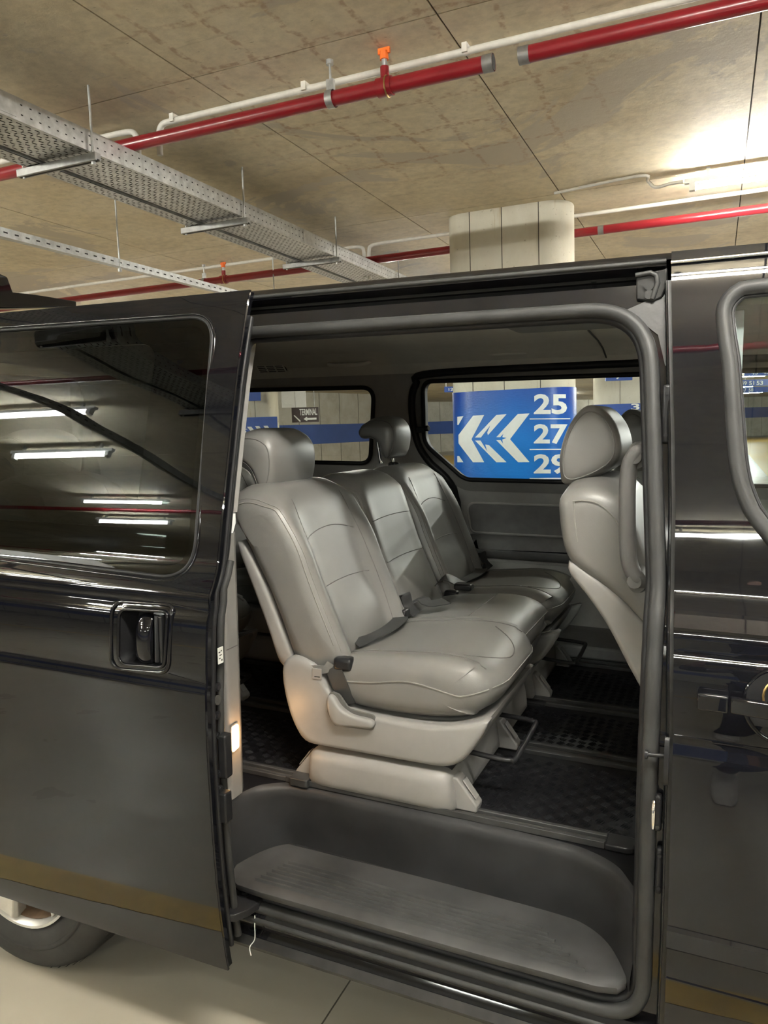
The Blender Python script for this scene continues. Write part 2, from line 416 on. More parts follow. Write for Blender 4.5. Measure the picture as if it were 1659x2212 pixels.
def resample(poly, n):
    P = [Vector(p) for p in poly]; L = [0]
    for i in range(len(P)): L.append(L[-1]+(P[(i+1) % len(P)]-P[i]).length)
    out = []; j = 0
    for k in range(n):
        d = L[-1]*k/n
        while j < len(P)-1 and L[j+1] < d: j += 1
        t = (d-L[j])/max(1e-9, L[j+1]-L[j]); out.append(P[j].lerp(P[(j+1) % len(P)], t))
    return [tuple(p) for p in out]

# ================================================================== THE GARAGE
ZC = 3.2
ceil = add('ceiling', box(-46, 26, -16, 84, ZC+.006, ZC+.3), 'joint', kind='structure', smooth=False)
# cast panels between the formwork joints; object coordinates are those of the ceiling
xs = [-2.305-1.231*k for k in range(12, 0, -1)]+[-2.305, -1.074, .159]+[.159+1.231*k for k in range(1, 5)]
ysm = [3.2-2.78*k for k in range(4, 0, -1)]+[3.2, 5.96, 8.75, 11.5, 14.3]
xe = [-46]+xs+[26]; ye = [-16]+ysm+[84]
pmesh = None
for i in range(len(xe)-1):
    for j in range(len(ye)-1):
        g = .004
        add('panel', box(xe[i]+g, xe[i+1]-g, ye[j]+g, ye[j+1]-g, ZC, ZC+.0065), 'ceil', ceil, smooth=False)
floor = add('floor', box(-46, 26, -16, 84, -.3, 0), 'floor', kind='structure', smooth=False)
def strip(x0, x1, y0, y1): return box(x0, x1, y0, y1, 0, .002)
add('painted_line', loft([[Vector((x, y+yy, z)) for x, y in ((-9, 1.57-.05), (4, .65-.05), (4, .65+.06), (-9, 1.57+.06))] for z, yy in ((0, 0), (.002, 0))]), 'yellow', floor, fr=I4, smooth=False)
add('painted_line', strip(-30, 8, -5.2, -5.08), 'yellow', floor, fr=I4, smooth=False)
jx = Wp(767, 2102, 'z', 0).x; jx2 = Wp(700, 2212, 'z', 0).x
add('saw_joint', box(jx-.002, jx+.002, -12, 8, 0, .0008), 'joint', floor, fr=I4, smooth=False)
def poly_floor(pts, nm='painted_area', mat='yellow', dz=.002):
    P = [Wp(a, b, 'z', 0) for a, b in pts]
    return add(nm, loft([[Vector((p.x, p.y, 0)) for p in P], [Vector((p.x, p.y, dz)) for p in P]]), mat, floor, fr=I4, smooth=False)
poly_floor([(1560, 946), (1720, 944), (1720, 1100), (1600, 962)])
poly_floor([(640, 1001), (830, 998), (835, 1012), (640, 1016)])
poly_floor([(925, 985), (1000, 983), (1000, 1002), (930, 1003)])
def wallseg(name, a, b, z0=0, z1=ZC, th=.3, mat='wall', band=(1.02, 1.82), n=0, grooves=True):
    a, b = Vector((a[0], a[1], 0)), Vector((b[0], b[1], 0)); u = (b-a).normalized(); nv = Vector((u.y, -u.x, 0)); bk_ = -nv
    if nv.dot(CAM-a) < 0: bk_ = nv
    v = [a+Vector((0, 0, z0)), b+Vector((0, 0, z0)), b+bk_*th+Vector((0, 0, z0)), a+bk_*th+Vector((0, 0, z0))]
    w = add(name, loft([v, [p+Vector((0, 0, z1-z0)) for p in v]]), mat, kind='structure', smooth=False)
    def slab(za, zb, t, nm, m, p0=a, p1=b):
        q = [p0-bk_*t, p1-bk_*t, p1, p0]
        add(nm, loft([[p+Vector((0, 0, za)) for p in q], [p+Vector((0, 0, zb)) for p in q]]), m, w, fr=I4, smooth=False)
    if band: slab(band[0], band[1], .01, 'painted_band', 'blueband')
    if grooves:
        L = (b-a).length; k = max(1, int(L/1.25))
        for i in range(1, k): slab(z0, z1, .006, 'joint', 'joint', a+u*(L*i/k-.01), a+u*(L*i/k+.01))
    return w
def D(px, py, d): p = Wd(px, py, d); return (p.x, p.y)
wallseg('wall_back_left', D(300, 940, 26), D(850, 930, 37), band=(1.02, 1.85))
wallseg('wall_back_middle', D(800, 930, 47), D(1300, 915, 56), band=(1.15, 1.95))
wallseg('wall_back_right', D(1240, 915, 60), D(1900, 900, 66), band=(1.50, 2.35))
wallseg('wall_left', (-45.5, 83), (-45.5, -15)); wallseg('wall_right', (25.5, 83), (25.5, -15)); wallseg('wall_front', (-45.5, -13), (25.5, -13))

def rrect_xy(x0, x1, y0, y1, r, n=8): return roundpoly([(x0, y0), (x1, y0), (x1, y1), (x0, y1)], r, n)
def column(x0, x1, y0, y1, label, r=.16, grooves=(.2, .5, .8)):
    P = rrect_xy(x0, x1, y0, y1, r)
    o = add('concrete_column', prism(P, 'z', 0, ZC), 'column', label=label, cat='column')
    for g in grooves:
        x = x0+(x1-x0)*g; add('formwork_joint', box(x-.003, x+.003, y0-.002, y0+.01, 0, ZC), 'joint', o, fr=I4, smooth=False)
    return o
CX0, CX1, CY0, CD = -2.035, -1.035, 6.08, .42
column(CX0, CX1, CY0, CY0+CD, 'pale concrete column right behind the van with a large blue arrow banner round it', r=.205, grooves=(.22, .48, .77))
# the banner
bz0, bz1 = Wp(1110, 1040, 'y', CY0).z-.02, Wp(1110, 841, 'y', CY0).z
Pb = rrect_xy(CX0-.007, CX1+.007, CY0-.007, CY0+CD+.007, .212, 12)
ban = thing('direction_banner', ((CX0+CX1)/2, CY0, bz0), 'blue banner with white chevrons and 25 27 29 wrapped on the column behind the van', 'sign')
Pi = rrect_xy(CX0-.001, CX1+.001, CY0-.001, CY0+CD+.001, .206, 12)
nb = len(Pb); bv_ = [Vector((x, y, z)) for z in (bz0, bz1) for P in (Pb, Pi) for x, y in P]
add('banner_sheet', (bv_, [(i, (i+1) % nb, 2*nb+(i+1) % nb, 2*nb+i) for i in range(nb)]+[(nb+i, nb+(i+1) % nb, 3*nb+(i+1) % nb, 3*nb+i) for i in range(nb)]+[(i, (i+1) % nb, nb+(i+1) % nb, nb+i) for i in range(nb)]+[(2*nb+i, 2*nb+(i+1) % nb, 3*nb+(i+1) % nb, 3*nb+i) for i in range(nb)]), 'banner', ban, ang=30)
Po = rrect_xy(CX0-.009, CX1+.009, CY0-.009, CY0+CD+.009, .214, 12)
def on_banner(px, py):
    """where the printed mark lies on the curved face of the banner"""
    d = ray(px, py); best = None
    for i in range(len(Po)):
        ax, ay = Po[i-1]; bx, by = Po[i]; ex, ey = bx-ax, by-ay; den = d.x*ey-d.y*ex
        if abs(den) < 1e-12: continue
        t = (ax*ey-ay*ex)/den; u = (ax*d.y-ay*d.x)/den
        if t > 0 and 0 <= u <= 1 and (best is None or t < best): best = t
    if best is None: return None
    return CAM+d*best
def wrap(px, py):
    while True:
        p = on_banner(px, py)
        if p is not None: return p
        px += 1.5 if px < 1110 else -1.5
def decal(name, polys_px, mat, par):
    gs = []
    for P in polys_px:
        bm = fill2d(dens(P, 6), [], [])
        for i in range(70): bmesh.ops.bisect_plane(bm, geom=bm.verts[:]+bm.edges[:]+bm.faces[:], dist=1e-6, plane_co=(980+4*i, 0, 0), plane_no=(1, 0, 0))
        bm.verts.index_update()
        gs.append(([wrap(v.co.x, v.co.z) for v in bm.verts], [tuple(v.index for v in f.verts) for f in bm.faces])); bm.free()
    return add(name, join(*gs), mat, par, fr=I4, fixn=False)
def q2(pts): return [(680+a/2.765, 880+b/2.765) for a, b in pts]
decal('chevron', [q2([(945, 50), (1012, 45), (936, 190), (1012, 328), (945, 328), (858, 215), (858, 165)]), q2([(851, 56), (888, 52), (858, 105), (851, 105)]), q2([(851, 290), (862, 290), (888, 328), (851, 328)])], 'white', ban)
decal('chevron', [q2([(1085, 45), (1146, 40), (1034, 166), (1030, 150), (1048, 108), (992, 180), (957, 180)]), q2([(957, 198), (990, 198), (1030, 262), (1018, 222), (1040, 225), (1146, 328), (1085, 328)])], 'white', ban)
decal('chevron', [q2([(1212, 40), (1283, 36), (1166, 190), (1283, 327), (1215, 328), (1084, 196), (1110, 196), (1124, 216), (1120, 192), (1146, 182), (1120, 178), (1126, 158), (1108, 178), (1084, 178)])], 'white', ban)
def banner_text(s, x0, x1, yb, yt, nm='numeral'):
    V, Fc = text_geo(s, 1.0, .03, extrude=0)
    ax, bx = min(v.x for v in V), max(v.x for v in V); ay, by = min(v.y for v in V), max(v.y for v in V)
    bm = bmesh.new(); q = [bm.verts.new((x0+(x1-x0)*(v.x-ax)/(bx-ax), 0, yb+(yt-yb)*(v.y-ay)/(by-ay))) for v in V]
    for f in Fc:
        try: bm.faces.new([q[i] for i in f])
        except ValueError: pass
    for i in range(30): bmesh.ops.bisect_plane(bm, geom=bm.verts[:]+bm.edges[:]+bm.faces[:], dist=1e-6, plane_co=(x0+2.6*i, 0, 0), plane_no=(1, 0, 0))
    bm.verts.index_update(); n0 = len(V)
    add(nm, ([wrap(v.co.x, v.co.z) for v in bm.verts], [tuple(v.index for v in f.verts) for f in bm.faces]), 'white', ban, fr=I4, smooth=False, fixn=False); bm.free()
banner_text('25', 1153, 1225, 895, 851); banner_text('27', 1153, 1226, 959, 916); banner_text('29', 1153, 1227, 1024, 981)
for y in (905, 971, 1034): decal('underline', [[(1144, y-1.2), (1232, y-1.8), (1232, y+.6), (1144, y+1.2)]], 'white', ban)

def flat_sign(name, pxl, pxr, pyt, pyb, d, mat, label, cat='sign', texts=(), th=.05, group=None, rod=False):
    a, b = Wd(pxl, pyb, d), Wd(pxr, pyb, d); zt = Wd((pxl+pxr)/2, pyt, d).z; zb = (a.z+b.z)/2; a.z = b.z = 0
    u = (b-a).normalized(); nv = Vector((u.y, -u.x, 0))
    if nv.dot(CAM-a) < 0: nv = -nv
    t = thing(name, ((a+b)/2+Vector((0, 0, zb))), label, cat, group)
    q = [a, b, b-nv*th, a-nv*th]
    add('sign_panel', loft([[p+Vector((0, 0, zb)) for p in q], [p+Vector((0, 0, zt)) for p in q]]), mat, t, fr=I4, smooth=False)
    for s in texts:
        if s[0] == 'poly':
            V = [];
            for (x, y) in s[1]:
                k = (x-pxl)/(pxr-pxl); zz = zt+(zb-zt)*(y-pyt)/(pyb-pyt); V.append(a.lerp(b, k)+nv*.004+Vector((0, 0, zz)))
            add('arrow', (V, [tuple(range(len(V)))]), 'white', t, fr=I4, smooth=False, fixn=False)
        else:
            st, x0, x1, yb_, yt_ = s
            f = lambda x, y: a.lerp(b, (x-pxl)/(pxr-pxl))+nv*.004+Vector((0, 0, zt+(zb-zt)*(y-pyt)/(pyb-pyt)))
            p0, p1 = f(x0, yb_), f(x1, yb_); add('lettering', place_text(st, p0, p1, f(x0, yt_).z-p0.z, .02), 'white', t, fr=I4, smooth=False, fixn=False)
    if rod:
        for k in (.15, .85): add('hanger_rod', cyl(a.lerp(b, k)-nv*th/2+Vector((0, 0, zt)), a.lerp(b, k)-nv*th/2+Vector((0, 0, ZC)), .008, 6), 'steel', t, fr=I4)
    return t
# left far column with the 06 07 sign
a, b = Wd(440, 930, 13.0), Wd(588, 930, 13.0)
column(min(a.x, b.x), b.x, b.y, b.y+.3, r=.1, label= 'concrete column with the 06 07 sign, seen through the rear quarter window', grooves=(.3, .7))
flat_sign('column_sign', 470, 601, 902, 962, 12.7, 'bluesign', 'blue 06 07 sign with white slashes on the far left column', texts=(
    ('06', 512, 533, 926, 909), ('07', 512, 534, 947, 931), ('poly', [(470, 928.5), (536, 926.5), (536, 927.5), (470, 929.5)]),
    ('poly', [(536, 922), (545, 922), (562, 945), (553, 945)]), ('poly', [(553, 921), (562, 921), (578, 945), (569, 945)]), ('poly', [(571, 921), (580, 921), (596, 945), (587, 945)])))
flat_sign('wall_sign', 527, 563, 846, 866, 12.75, 'bluesign', 'small pale blue square sign high on the left far column')
flat_sign('terminal_sign', 631, 689, 880, 912, 14, 'darksign', 'dark red sign reading TERMINAL with a white arrow pointing left', rod=True, texts=(
    ('TERMINAL', 648, 686, 897, 883), ('poly', [(656, 905), (664, 900), (664, 903), (684, 903), (684, 907), (664, 907), (664, 910)]), ('poly', [(635, 897), (637, 896), (650, 909), (648, 911)])))
flat_sign('notice_board', 609, 661, 843, 880, 14.5, 'white', 'plain white square board beside the dark terminal sign', cat='board', rod=True)
# right far column
a, b = Wd(1279, 930, 12.0), Wd(1460, 930, 12.0)
column(a.x, b.x, a.y, a.y+1.2, 'concrete column with a blue 31 sign behind the front seat headrests', grooves=(.35, .75))
flat_sign('column_sign', 1280, 1450, 872, 1000, 11.2, 'bluesign', 'blue sign numbered 31 on the column behind the front headrests', texts=(('31', 1363, 1398, 886, 872.5),))
flat_sign('overhead_sign', 1309, 1366, 790, 822, 11, 'bluesign', 'blue overhead sign with a white plane above the front headrests', rod=True, texts=(('poly', [(1325, 811), (1350, 809), (1353, 812), (1340, 813), (1334, 819), (1331, 818), (1334, 813), (1326, 813)]),))
flat_sign('overhead_sign', 960, 987, 835, 847, 24, 'bluesign', 'small blue overhead sign numbered 12 at the left of the banner column', rod=True, texts=(('12', 969, 979, 844, 838),))
flat_sign('overhead_sign', 1609, 1720, 796, 811, 20, 'bluesign', 'topmost blue overhead sign reading 43 45 seen through front door glass', rod=True, texts=(('43', 1622, 1637, 808, 799), ('45', 1647, 1662, 808, 799)))
flat_sign('overhead_sign', 1590, 1720, 819, 833, 23, 'bluesign', 'blue overhead sign reading 49 51 53 seen through front door glass', rod=True, texts=(('49', 1600, 1613, 831, 822), ('51', 1618, 1629, 831, 822), ('53', 1634, 1648, 831, 822)))
flat_sign('overhead_sign', 1591, 1720, 835, 847, 27, 'bluesign', 'lowest blue overhead sign reading 57 58 seen through front door glass', rod=True, texts=(('57', 1602, 1612, 845, 837), ('58', 1617, 1627, 845, 837)))

# ------------------------------------------------------------------ fluorescent lamps
def lamp(x, y, label, z=3.08, L=1.2, group=None, conduit=None, tm='tube'):
    t = thing('fluorescent_lamp', (x, y, z-.03), label, 'lamp', group)
    add('lamp_housing', join(box(x-L/2-.03, x+L/2+.03, y-.022, y+.022, z+.03, z+.06)), 'white', t, fr=I4, smooth=False)
    add('tube', cyl((x-L/2+.03, y, z), (x+L/2-.03, y, z), .015, 8), tm, t, fr=I4)
    for s in (-1, 1): add('end_cap', box(x+s*(L/2-.02)-.02, x+s*(L/2-.02)+.02, y-.022, y+.022, z-.02, z+.03), 'white', t, fr=I4, smooth=False)
    for s in (-.8, .8): add('bracket', box(x+s*L/2-.012, x+s*L/2+.012, y-.012, y+.012, z+.06, ZC), 'steel', t, fr=I4, smooth=False)
    if conduit: add('conduit', tube(catmull(conduit, 5), .011, 8), 'conduit', t, fr=I4)
    return t
p = Wp(1482, 408, 'z', 3.08); YL = p.y
lamp(p.x+.62, YL, 'lit fluorescent tube under the ceiling to the right of the banner column', tm='tubereduced', conduit=[(p.x-.02, YL, 3.13), (p.x-.1, YL, 3.13), (p.x-.2, YL, 3.12), (p.x-.25, YL, 3.17), (p.x-.3, YL-.1, 3.185), (p.x-.9, YL, 3.185)])
lamp(-5.1, .42, 'lit fluorescent tube over the rear of the van, near the wide cable tray')
lamp(.45, .36, 'front one of the two lit fluorescent tubes above the photographer', L=1.5, tm='tubereduced')
lamp(.45, .50, 'added rear twin of the lit fluorescent tube above the photographer', L=1.5, tm='tubereduced')  # second tube added to strengthen the direct light on the seats
for x, y, tx in [(-5.6, -2.07, 'lit tube behind the photographer, brightest streak in the sliding door glass'), (-5.0, -1.2, 'lit tube behind the photographer, upper pale streak in the door glass'), (-6.1, -3.5, 'lit tube behind the photographer, third streak down in the door glass'),
                 (-6.9, -4.6, 'lit tube behind the photographer, lowest streak in the door glass'), (-11, -8.3, 'lit tube far behind the photographer on the left'), (2.6, -2.1, 'added fill tube behind the photographer, over the front of the van'), (5.6, .42, 'added fill tube ahead of the van on the right, beside the front pipe'), (3.0, -4.5, 'added fill tube behind the photographer, second from the left in its row'), (-2.9, -8.3, 'added fill tube far behind the photographer, middle of the row'), (3, -8.3, 'added fill tube far behind the photographer on the right'), (-8.6, .42, 'added fill tube beyond the rear of the van on the left'), (.1, -4.5, 'lit tube behind the photographer, streak across the front door shoulder')]:  # tubes labelled as fill are added out of view to raise ambient light
    lamp(x, y, tx, tm='tubegreenish')
FG = 'fluorescent tubes beyond the van'
FAR = [(-10.2, YL), (6.4, YL), (-4.2, 11.5), (2.4, 11.5), (8.8, 11.5), (-10.5, 11.5), (-8, 17), (0, 17), (6, 17), (-15, 17), (-12, 24), (-4, 24), (4, 24), (10, 24), (-20, 24), (-16, 33), (-7, 33), (1, 33), (9, 33), (-8, 44), (1, 44), (9, 44), (16, 44), (2, 55), (12, 55), (21, 55), (-6, 55)]
rows_ = sorted(set(y for x, y in FAR))
ORD = ['first', 'second', 'third', 'fourth', 'fifth', 'sixth', 'seventh', 'eighth', 'ninth', 'tenth']
for x, y in FAR:
    rr = sorted(a for a, b in FAR if b == y)
    lamp(x, y, 'lit tube beyond the van, %s lamp row away, %s from the left' % (ORD[rows_.index(y)], ORD[rr.index(x)]), group=FG, L=1.5)

# ------------------------------------------------------------------ sprinkler pipes
RX, RY = Wp(712, 130, 'z', ZC).x, Wp(712, 130, 'z', ZC).y
ZP = Wp(712, 215, 'y', RY).z
def pipe_y(px, py): return Wp(px, py, 'z', ZP)
def head(par, x, y, tilt=0):
    add('tee', join(tube([(x-.035, y, ZP), (x+.035, y, ZP)], .041, 16), cyl((x, y, ZP), (x, y, ZP+.085), .02, 12)), 'redpipe', par, fr=I4)
    add('sprinkler_head', cyl((x, y, ZP+.085), (x, y, ZP+.115), .013, 10), 'steel', par, fr=I4)
    add('cap', join(cyl((x, y, ZP+.115), (x, y, ZP+.15), .02, 10), box(x-.028, x+.028, y-.006, y+.006, ZP+.14, ZP+.165)), 'orange', par, fr=I4)
    add('saddle_clip', tube([(x+.012, y+.044*math.cos(a), ZP+.044*math.sin(a)) for a in [PI*2*k/16 for k in range(16)]], .004, 6, closed=True), 'brass', par, fr=I4)
def hanger(par, x, y, r=.036):
    add('threaded_rod', cyl((x, y, ZP+r), (x, y, ZC-.005), .006, 8), 'steel', par, fr=I4)
    add('ceiling_anchor', cyl((x, y, ZC-.02), (x, y, ZC), .018, 8), 'steel', par, fr=I4)
    add('clamp', join(tube([(x, y+(r+.004)*math.cos(a), ZP+(r+.004)*math.sin(a)) for a in [PI*2*k/20 for k in range(20)]], .0, 4, closed=True) if False else
        loft([[(x-.018, y+(r+.004)*math.cos(a), ZP+(r+.004)*math.sin(a)) for a in [PI*2*k/24 for k in range(24)]], [(x+.018, y+(r+.004)*math.cos(a), ZP+(r+.004)*math.sin(a)) for a in [PI*2*k/24 for k in range(24)]]], cap=False),
        box(x-.018, x+.018, y-.01, y+.01, ZP+r, ZP+r+.05)), 'steel', par, fr=I4)
def pipe(x0, x1, y, label, heads=(), hangs=(), caps=(), r=.034, ye=None, group=None):
    t = thing('sprinkler_pipe', ((x0+x1)/2, y, ZP-r), label, 'pipe', group)
    ye = y if ye is None else ye
    add('pipe_run', tube([(x0, y, ZP), (x1, ye, ZP)], r, 20, cap=False), 'redpipe', t, fr=I4)
    for x in (x0, x1): add('pipe_end', tube([(x, y, ZP), (x+(.004 if x == x0 else -.004), y, ZP)], r-.003, 20), 'slot', t, fr=I4)
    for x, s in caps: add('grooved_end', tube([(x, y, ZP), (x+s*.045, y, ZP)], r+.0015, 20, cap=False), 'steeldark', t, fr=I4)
    for x in heads: head(t, x, y)
    for x in hangs: hanger(t, x, y)
    return t
xa, xb = pipe_y(1073, 145).x, pipe_y(1124, 127).x
yA = RY
xh = Wp(832, 188, 'y', RY).x
pipe(-9, xa, yA, 'front red sprinkler pipe, left length ending in an open end above the van', heads=(xh,), hangs=(RX, -4.6), caps=((xa-.045, 1),))
pipe(xb, 5, yA, 'front red sprinkler pipe, right length starting at the gap above the van', caps=((xb, 1),), hangs=(2.2,))
yB = pipe_y(650, 582).y
xh2 = Wp(484, 605, 'y', yB).x; xj = Wp(1292, 498, 'y', yB).x
pipe(-14, 9, yB, 'rear red sprinkler pipe passing behind the banner column', heads=(xh2,), hangs=(Wp(441, 600, 'y', yB).x, .8), caps=((xj, 1),))
pipe(-12, 6, -.35, 'red sprinkler pipe over the photographer, mirrored in the van', hangs=(-3, 1.5))
pipe(-12, 6, -3.75, 'red sprinkler pipe well behind the photographer', hangs=(-3, 1.5))
# white conduits
c0 = Wp(820, 155, 'z', ZC-.03); yc = c0.y; zc_ = ZC-.03
xc = Wp(345, 270, 'z', zc_).x; ZEND = min(zc_-.16, max(zc_-.34, Wp(322, 338, 'y', yc).z))
t = add('conduit_pipe', tube([(5, yc, zc_), (1, yc, zc_), (xc+.12, yc, zc_)]+catmull([(xc+.1, yc, zc_), (xc+.03, yc, zc_-.005), (xc, yc, zc_-.05), (xc, yc, zc_-.12), (xc, yc, ZEND)], 5)[1:], .016, 10), 'conduit', label='white conduit under the ceiling along the front red pipe', cat='conduit')
for px in (1008, 660, 372): 
    x = Wp(px, 200, 'y', yc).x; add('saddle', box(x-.012, x+.012, yc-.024, yc+.024, zc_-.01, ZC), 'conduit', t, fr=I4, smooth=False)
xd = Wp(297, 300, 'y', yc).x
add('conduit_pipe', tube([(-7, yc, zc_), (xd-.3, yc, zc_)]+catmull([(xd-.12, yc, zc_), (xd-.03, yc, zc_-.01), (xd, yc, zc_-.06), (xd, yc, zc_-.12), (xd, yc, ZEND)], 5), .016, 10), 'conduit', label='white conduit left of the front bend, dropping towards the perforated tray', cat='conduit')
c1 = Wp(540, 565, 'z', zc_); yc1 = c1.y; xe_ = Wp(786, 545, 'y', yc1).x
add('conduit_pipe', tube([(-14, yc1, zc_), (xe_-.2, yc1, zc_)]+catmull([(xe_-.12, yc1, zc_), (xe_-.03, yc1, zc_-.01), (xe_, yc1, zc_-.06), (xe_, yc1, zc_-.3)], 5), .016, 10), 'conduit', label='white conduit along the rear red pipe, left of the tray', cat='conduit')
add('conduit_pipe', tube([(7, yc1, zc_), (xe_+.3, yc1, zc_)]+catmull([(xe_+.17, yc1, zc_), (xe_+.08, yc1, zc_-.01), (xe_+.05, yc1, zc_-.06), (xe_+.05, yc1, zc_-.3)], 5), .016, 10), 'conduit', label='white conduit along the rear red pipe, right of the tray', cat='conduit')

# ------------------------------------------------------------------ cable trays
RT = [Wp(180, 185, 'z', ZC), Wp(514, 360, 'z', ZC), Wp(720, 468, 'z', ZC)]
tx1 = RT[0].x+.03
zt = Wp(208, 333, 'y', RT[0].y).z+.02          # underside of tray
xr = tx1-.02; xl = Wp(90, 347, 'z', zt).x; Y0t, Y1t = -7, 13
hr = .1
TY = [RT[0].y+1.31*(k-4) for k in range(14)]
tr = thing('cable_tray', ((xl+xr)/2, (Y0t+Y1t)/2, zt), 'wide perforated galvanised cable tray hung from the ceiling at upper left', 'cable tray')
add('tray_bottom', box(xl, xr, Y0t, Y1t, zt, zt+.003), 'steel', tr, fr=I4, smooth=False)
def rail(x, s, z0, z1, par, nm='side_rail'):
    add(nm, join(box(x-.0015, x+.0015, Y0t, Y1t, z0, z1), box(min(x, x-s*.014), max(x, x-s*.014), Y0t, Y1t, z1-.003, z1)), 'steel', par, fr=I4, smooth=False)
rail(xr, 1, zt, zt+hr, tr); rail(xl, -1, zt, zt+hr, tr)
def slots(x0, x1, nx, y0, y1, dy, z, sw, sl, vert=False, xx=None, rows=None, stag=True):
    V, Fc = [], []
    ny = int((y1-y0)/dy)
    for j in range(ny):
        y = y0+dy*(j+.5)
        for i in range(nx):
            if vert: zc = rows[i]; q = [(xx, y-sl/2, zc-sw/2), (xx, y+sl/2, zc-sw/2), (xx, y+sl/2, zc+sw/2), (xx, y-sl/2, zc+sw/2)]
            else:
                x = x0+(x1-x0)*(i+.5)/nx; wdt, ln = (sw, sl) if (i % 2 == 0) else (sl*.62, sw)
                yy = y+(dy/2 if (i % 2 and stag) else 0)
                q = [(x-wdt/2, yy-ln/2, z), (x+wdt/2, yy-ln/2, z), (x+wdt/2, yy+ln/2, z), (x-wdt/2, yy+ln/2, z)]
            n = len(V); V += q; Fc.append((n, n+1, n+2, n+3))
    return V, Fc
add('slots', slots(xl+.01, xr-.01, 13, -1, Y1t, .05, zt-.0008, .007, .028), 'slot', tr, fr=I4, smooth=False, kind='stuff', fixn=False)
add('rail_holes', slots(0, 0, 2, -1, Y1t, .05, 0, .006, .012, True, xr+.0022, (zt+.03, zt+.072)), 'slot', tr, fr=I4, smooth=False, kind='stuff', fixn=False)
for y in (RT[0].y-.52, RT[0].y+2.2, 8.2): add('splice_plate', box(xr+.001, xr+.005, y-.09, y+.09, zt+.012, zt+hr-.008), 'steel', tr, fr=I4, smooth=False)
# narrow second tray hung beside it
xn1 = xl-.015; xn0 = xn1-.10
add('narrow_tray', join(box(xn0, xn1, Y0t, Y1t, zt-.012, zt-.009), box(xn0, xn0+.003, Y0t, Y1t, zt-.012, zt+.04), box(xn1-.003, xn1, Y0t, Y1t, zt-.012, zt+.04)), 'steel', tr, fr=I4, smooth=False)
add('narrow_slots', slots(xn0+.01, xn1-.01, 4, -1, Y1t, .05, zt-.0128, .007, .028), 'slot', tr, fr=I4, smooth=False, kind='stuff', fixn=False)
for y in TY:
    if y > Y1t: continue
    xq0, xq1 = xn0-.06, tx1+.03
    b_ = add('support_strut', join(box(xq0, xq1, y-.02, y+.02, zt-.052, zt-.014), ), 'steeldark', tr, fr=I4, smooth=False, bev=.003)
    add('strut_slot', join(box(xq0+.002, xq1+.001, y-.008, y+.008, zt-.0525, zt-.045)), 'slot', b_, fr=I4, smooth=False)
    add('threaded_rod', cyl((tx1, y, zt-.06), (tx1, y, ZC-.004), .006, 8), 'steel', tr, fr=I4)
    add('threaded_rod', cyl((xq0+.03, y, zt-.06), (xq0+.03, y, ZC-.004), .006, 8), 'steel', tr, fr=I4)
    add('nut', join(cyl((tx1, y, zt-.066), (tx1, y, zt-.053), .012, 6), cyl((tx1, y, zt-.013), (tx1, y, zt-.002), .012, 6)), 'steel', tr, fr=I4)
R4 = Wp(248, 422, 'z', ZC)
z2 = Wp(262, 577, 'y', R4.y).z; z2t = Wp(262, 562, 'y', R4.y).z
x2 = R4.x
t2 = thing('cable_tray', (x2-.15, 3, z2), 'bright slotted side of the second cable tray, lower left of the wide one', 'cable tray')
h2 = max(z2t-z2, .06)
add('side_rail', join(box(x2-.0015, x2+.0015, Y0t, Y1t, z2, z2+h2), box(x2-.002, x2+.02, Y0t, Y1t, z2, z2+.003)), 'steel', t2, fr=I4, smooth=False)
add('tray_bottom', box(x2-.03, x2, Y0t, Y1t, z2, z2+.003), 'steel', t2, fr=I4, smooth=False)
add('rail_slots', slots(0, 0, 1, -1, Y1t, .08, 0, .009, .03, True, x2+.0022, (z2+h2*.55,)), 'slot', t2, fr=I4, smooth=False, kind='stuff', fixn=False)
for k in range(-2, 6):
    y = R4.y+1.9*k*1.1
    add('threaded_rod', cyl((x2, y, z2-.02), (x2, y, ZC-.004), .006, 8), 'steel', t2, fr=I4)
    add('nut', cyl((x2, y, z2-.03), (x2, y, z2-.01), .014, 6), 'steel', t2, fr=I4)

# ================================================================== THE VAN
van = thing('van', (-1.0, 2.33, -.04), 'black passenger van with its sliding side door standing open', 'van', fr=VAN)
FZ = .585                                   # cabin floor height
def vadd(name, geo, mat, parent=None, **k): return add(name, geo, mat, van if parent is None else parent, **k)
DO = -.075                                  # the open sliding door stands this far out from the body
# ---- sliding door
edge = [(540, 622), (535, 655), (526, 700), (508, 830), (489, 1000), (481, 1100), (466, 1240), (448, 1300), (442, 1480), (445, 1600), (455, 1750), (460, 1850), (465, 1940), (478, 2030), (490, 2098)]
XE = -1.0
door_poly = [(XE, 1.80), (XE, .25), (-2.02, .235), (-2.02, 1.80)]
win_px = [(0, 715), (200, 700), (445, 684), (459, 850), (440, 1000), (424, 1150), (395, 1235), (200, 1221), (0, 1197)]
dw = [(-1.93, 1.752), (-1.082, 1.745), (-1.058, 1.16), (-1.93, 1.178)]
dwr = roundpoly(dw, [.06, .075, .085, .06], 10)
dwi = inset(dwr, .012)
hpoly = roundpoly([(-1.262, 1.100), (-1.092, 1.106), (-1.098, .957), (-1.262, .946)], [.03, .02, .03, .03], 6)
hin = roundpoly([(-1.240, 1.086), (-1.103, 1.092), (-1.108, .968), (-1.240, .960)], [.022, .018, .022, .022], 6)
door = vadd('sliding_door', ruled(door_poly, [dens(dwr), dens(hin)], Yn(DO), .006), 'paint', ang=50)
door['label'] = 'black sliding door slid open to the left'
vadd('window_glass', ruled(inset(dwr, .001), [], Yn(DO+.003), .0), 'glassdark', door, ang=60, fixn=False)
bd = inset(dwr, .022)
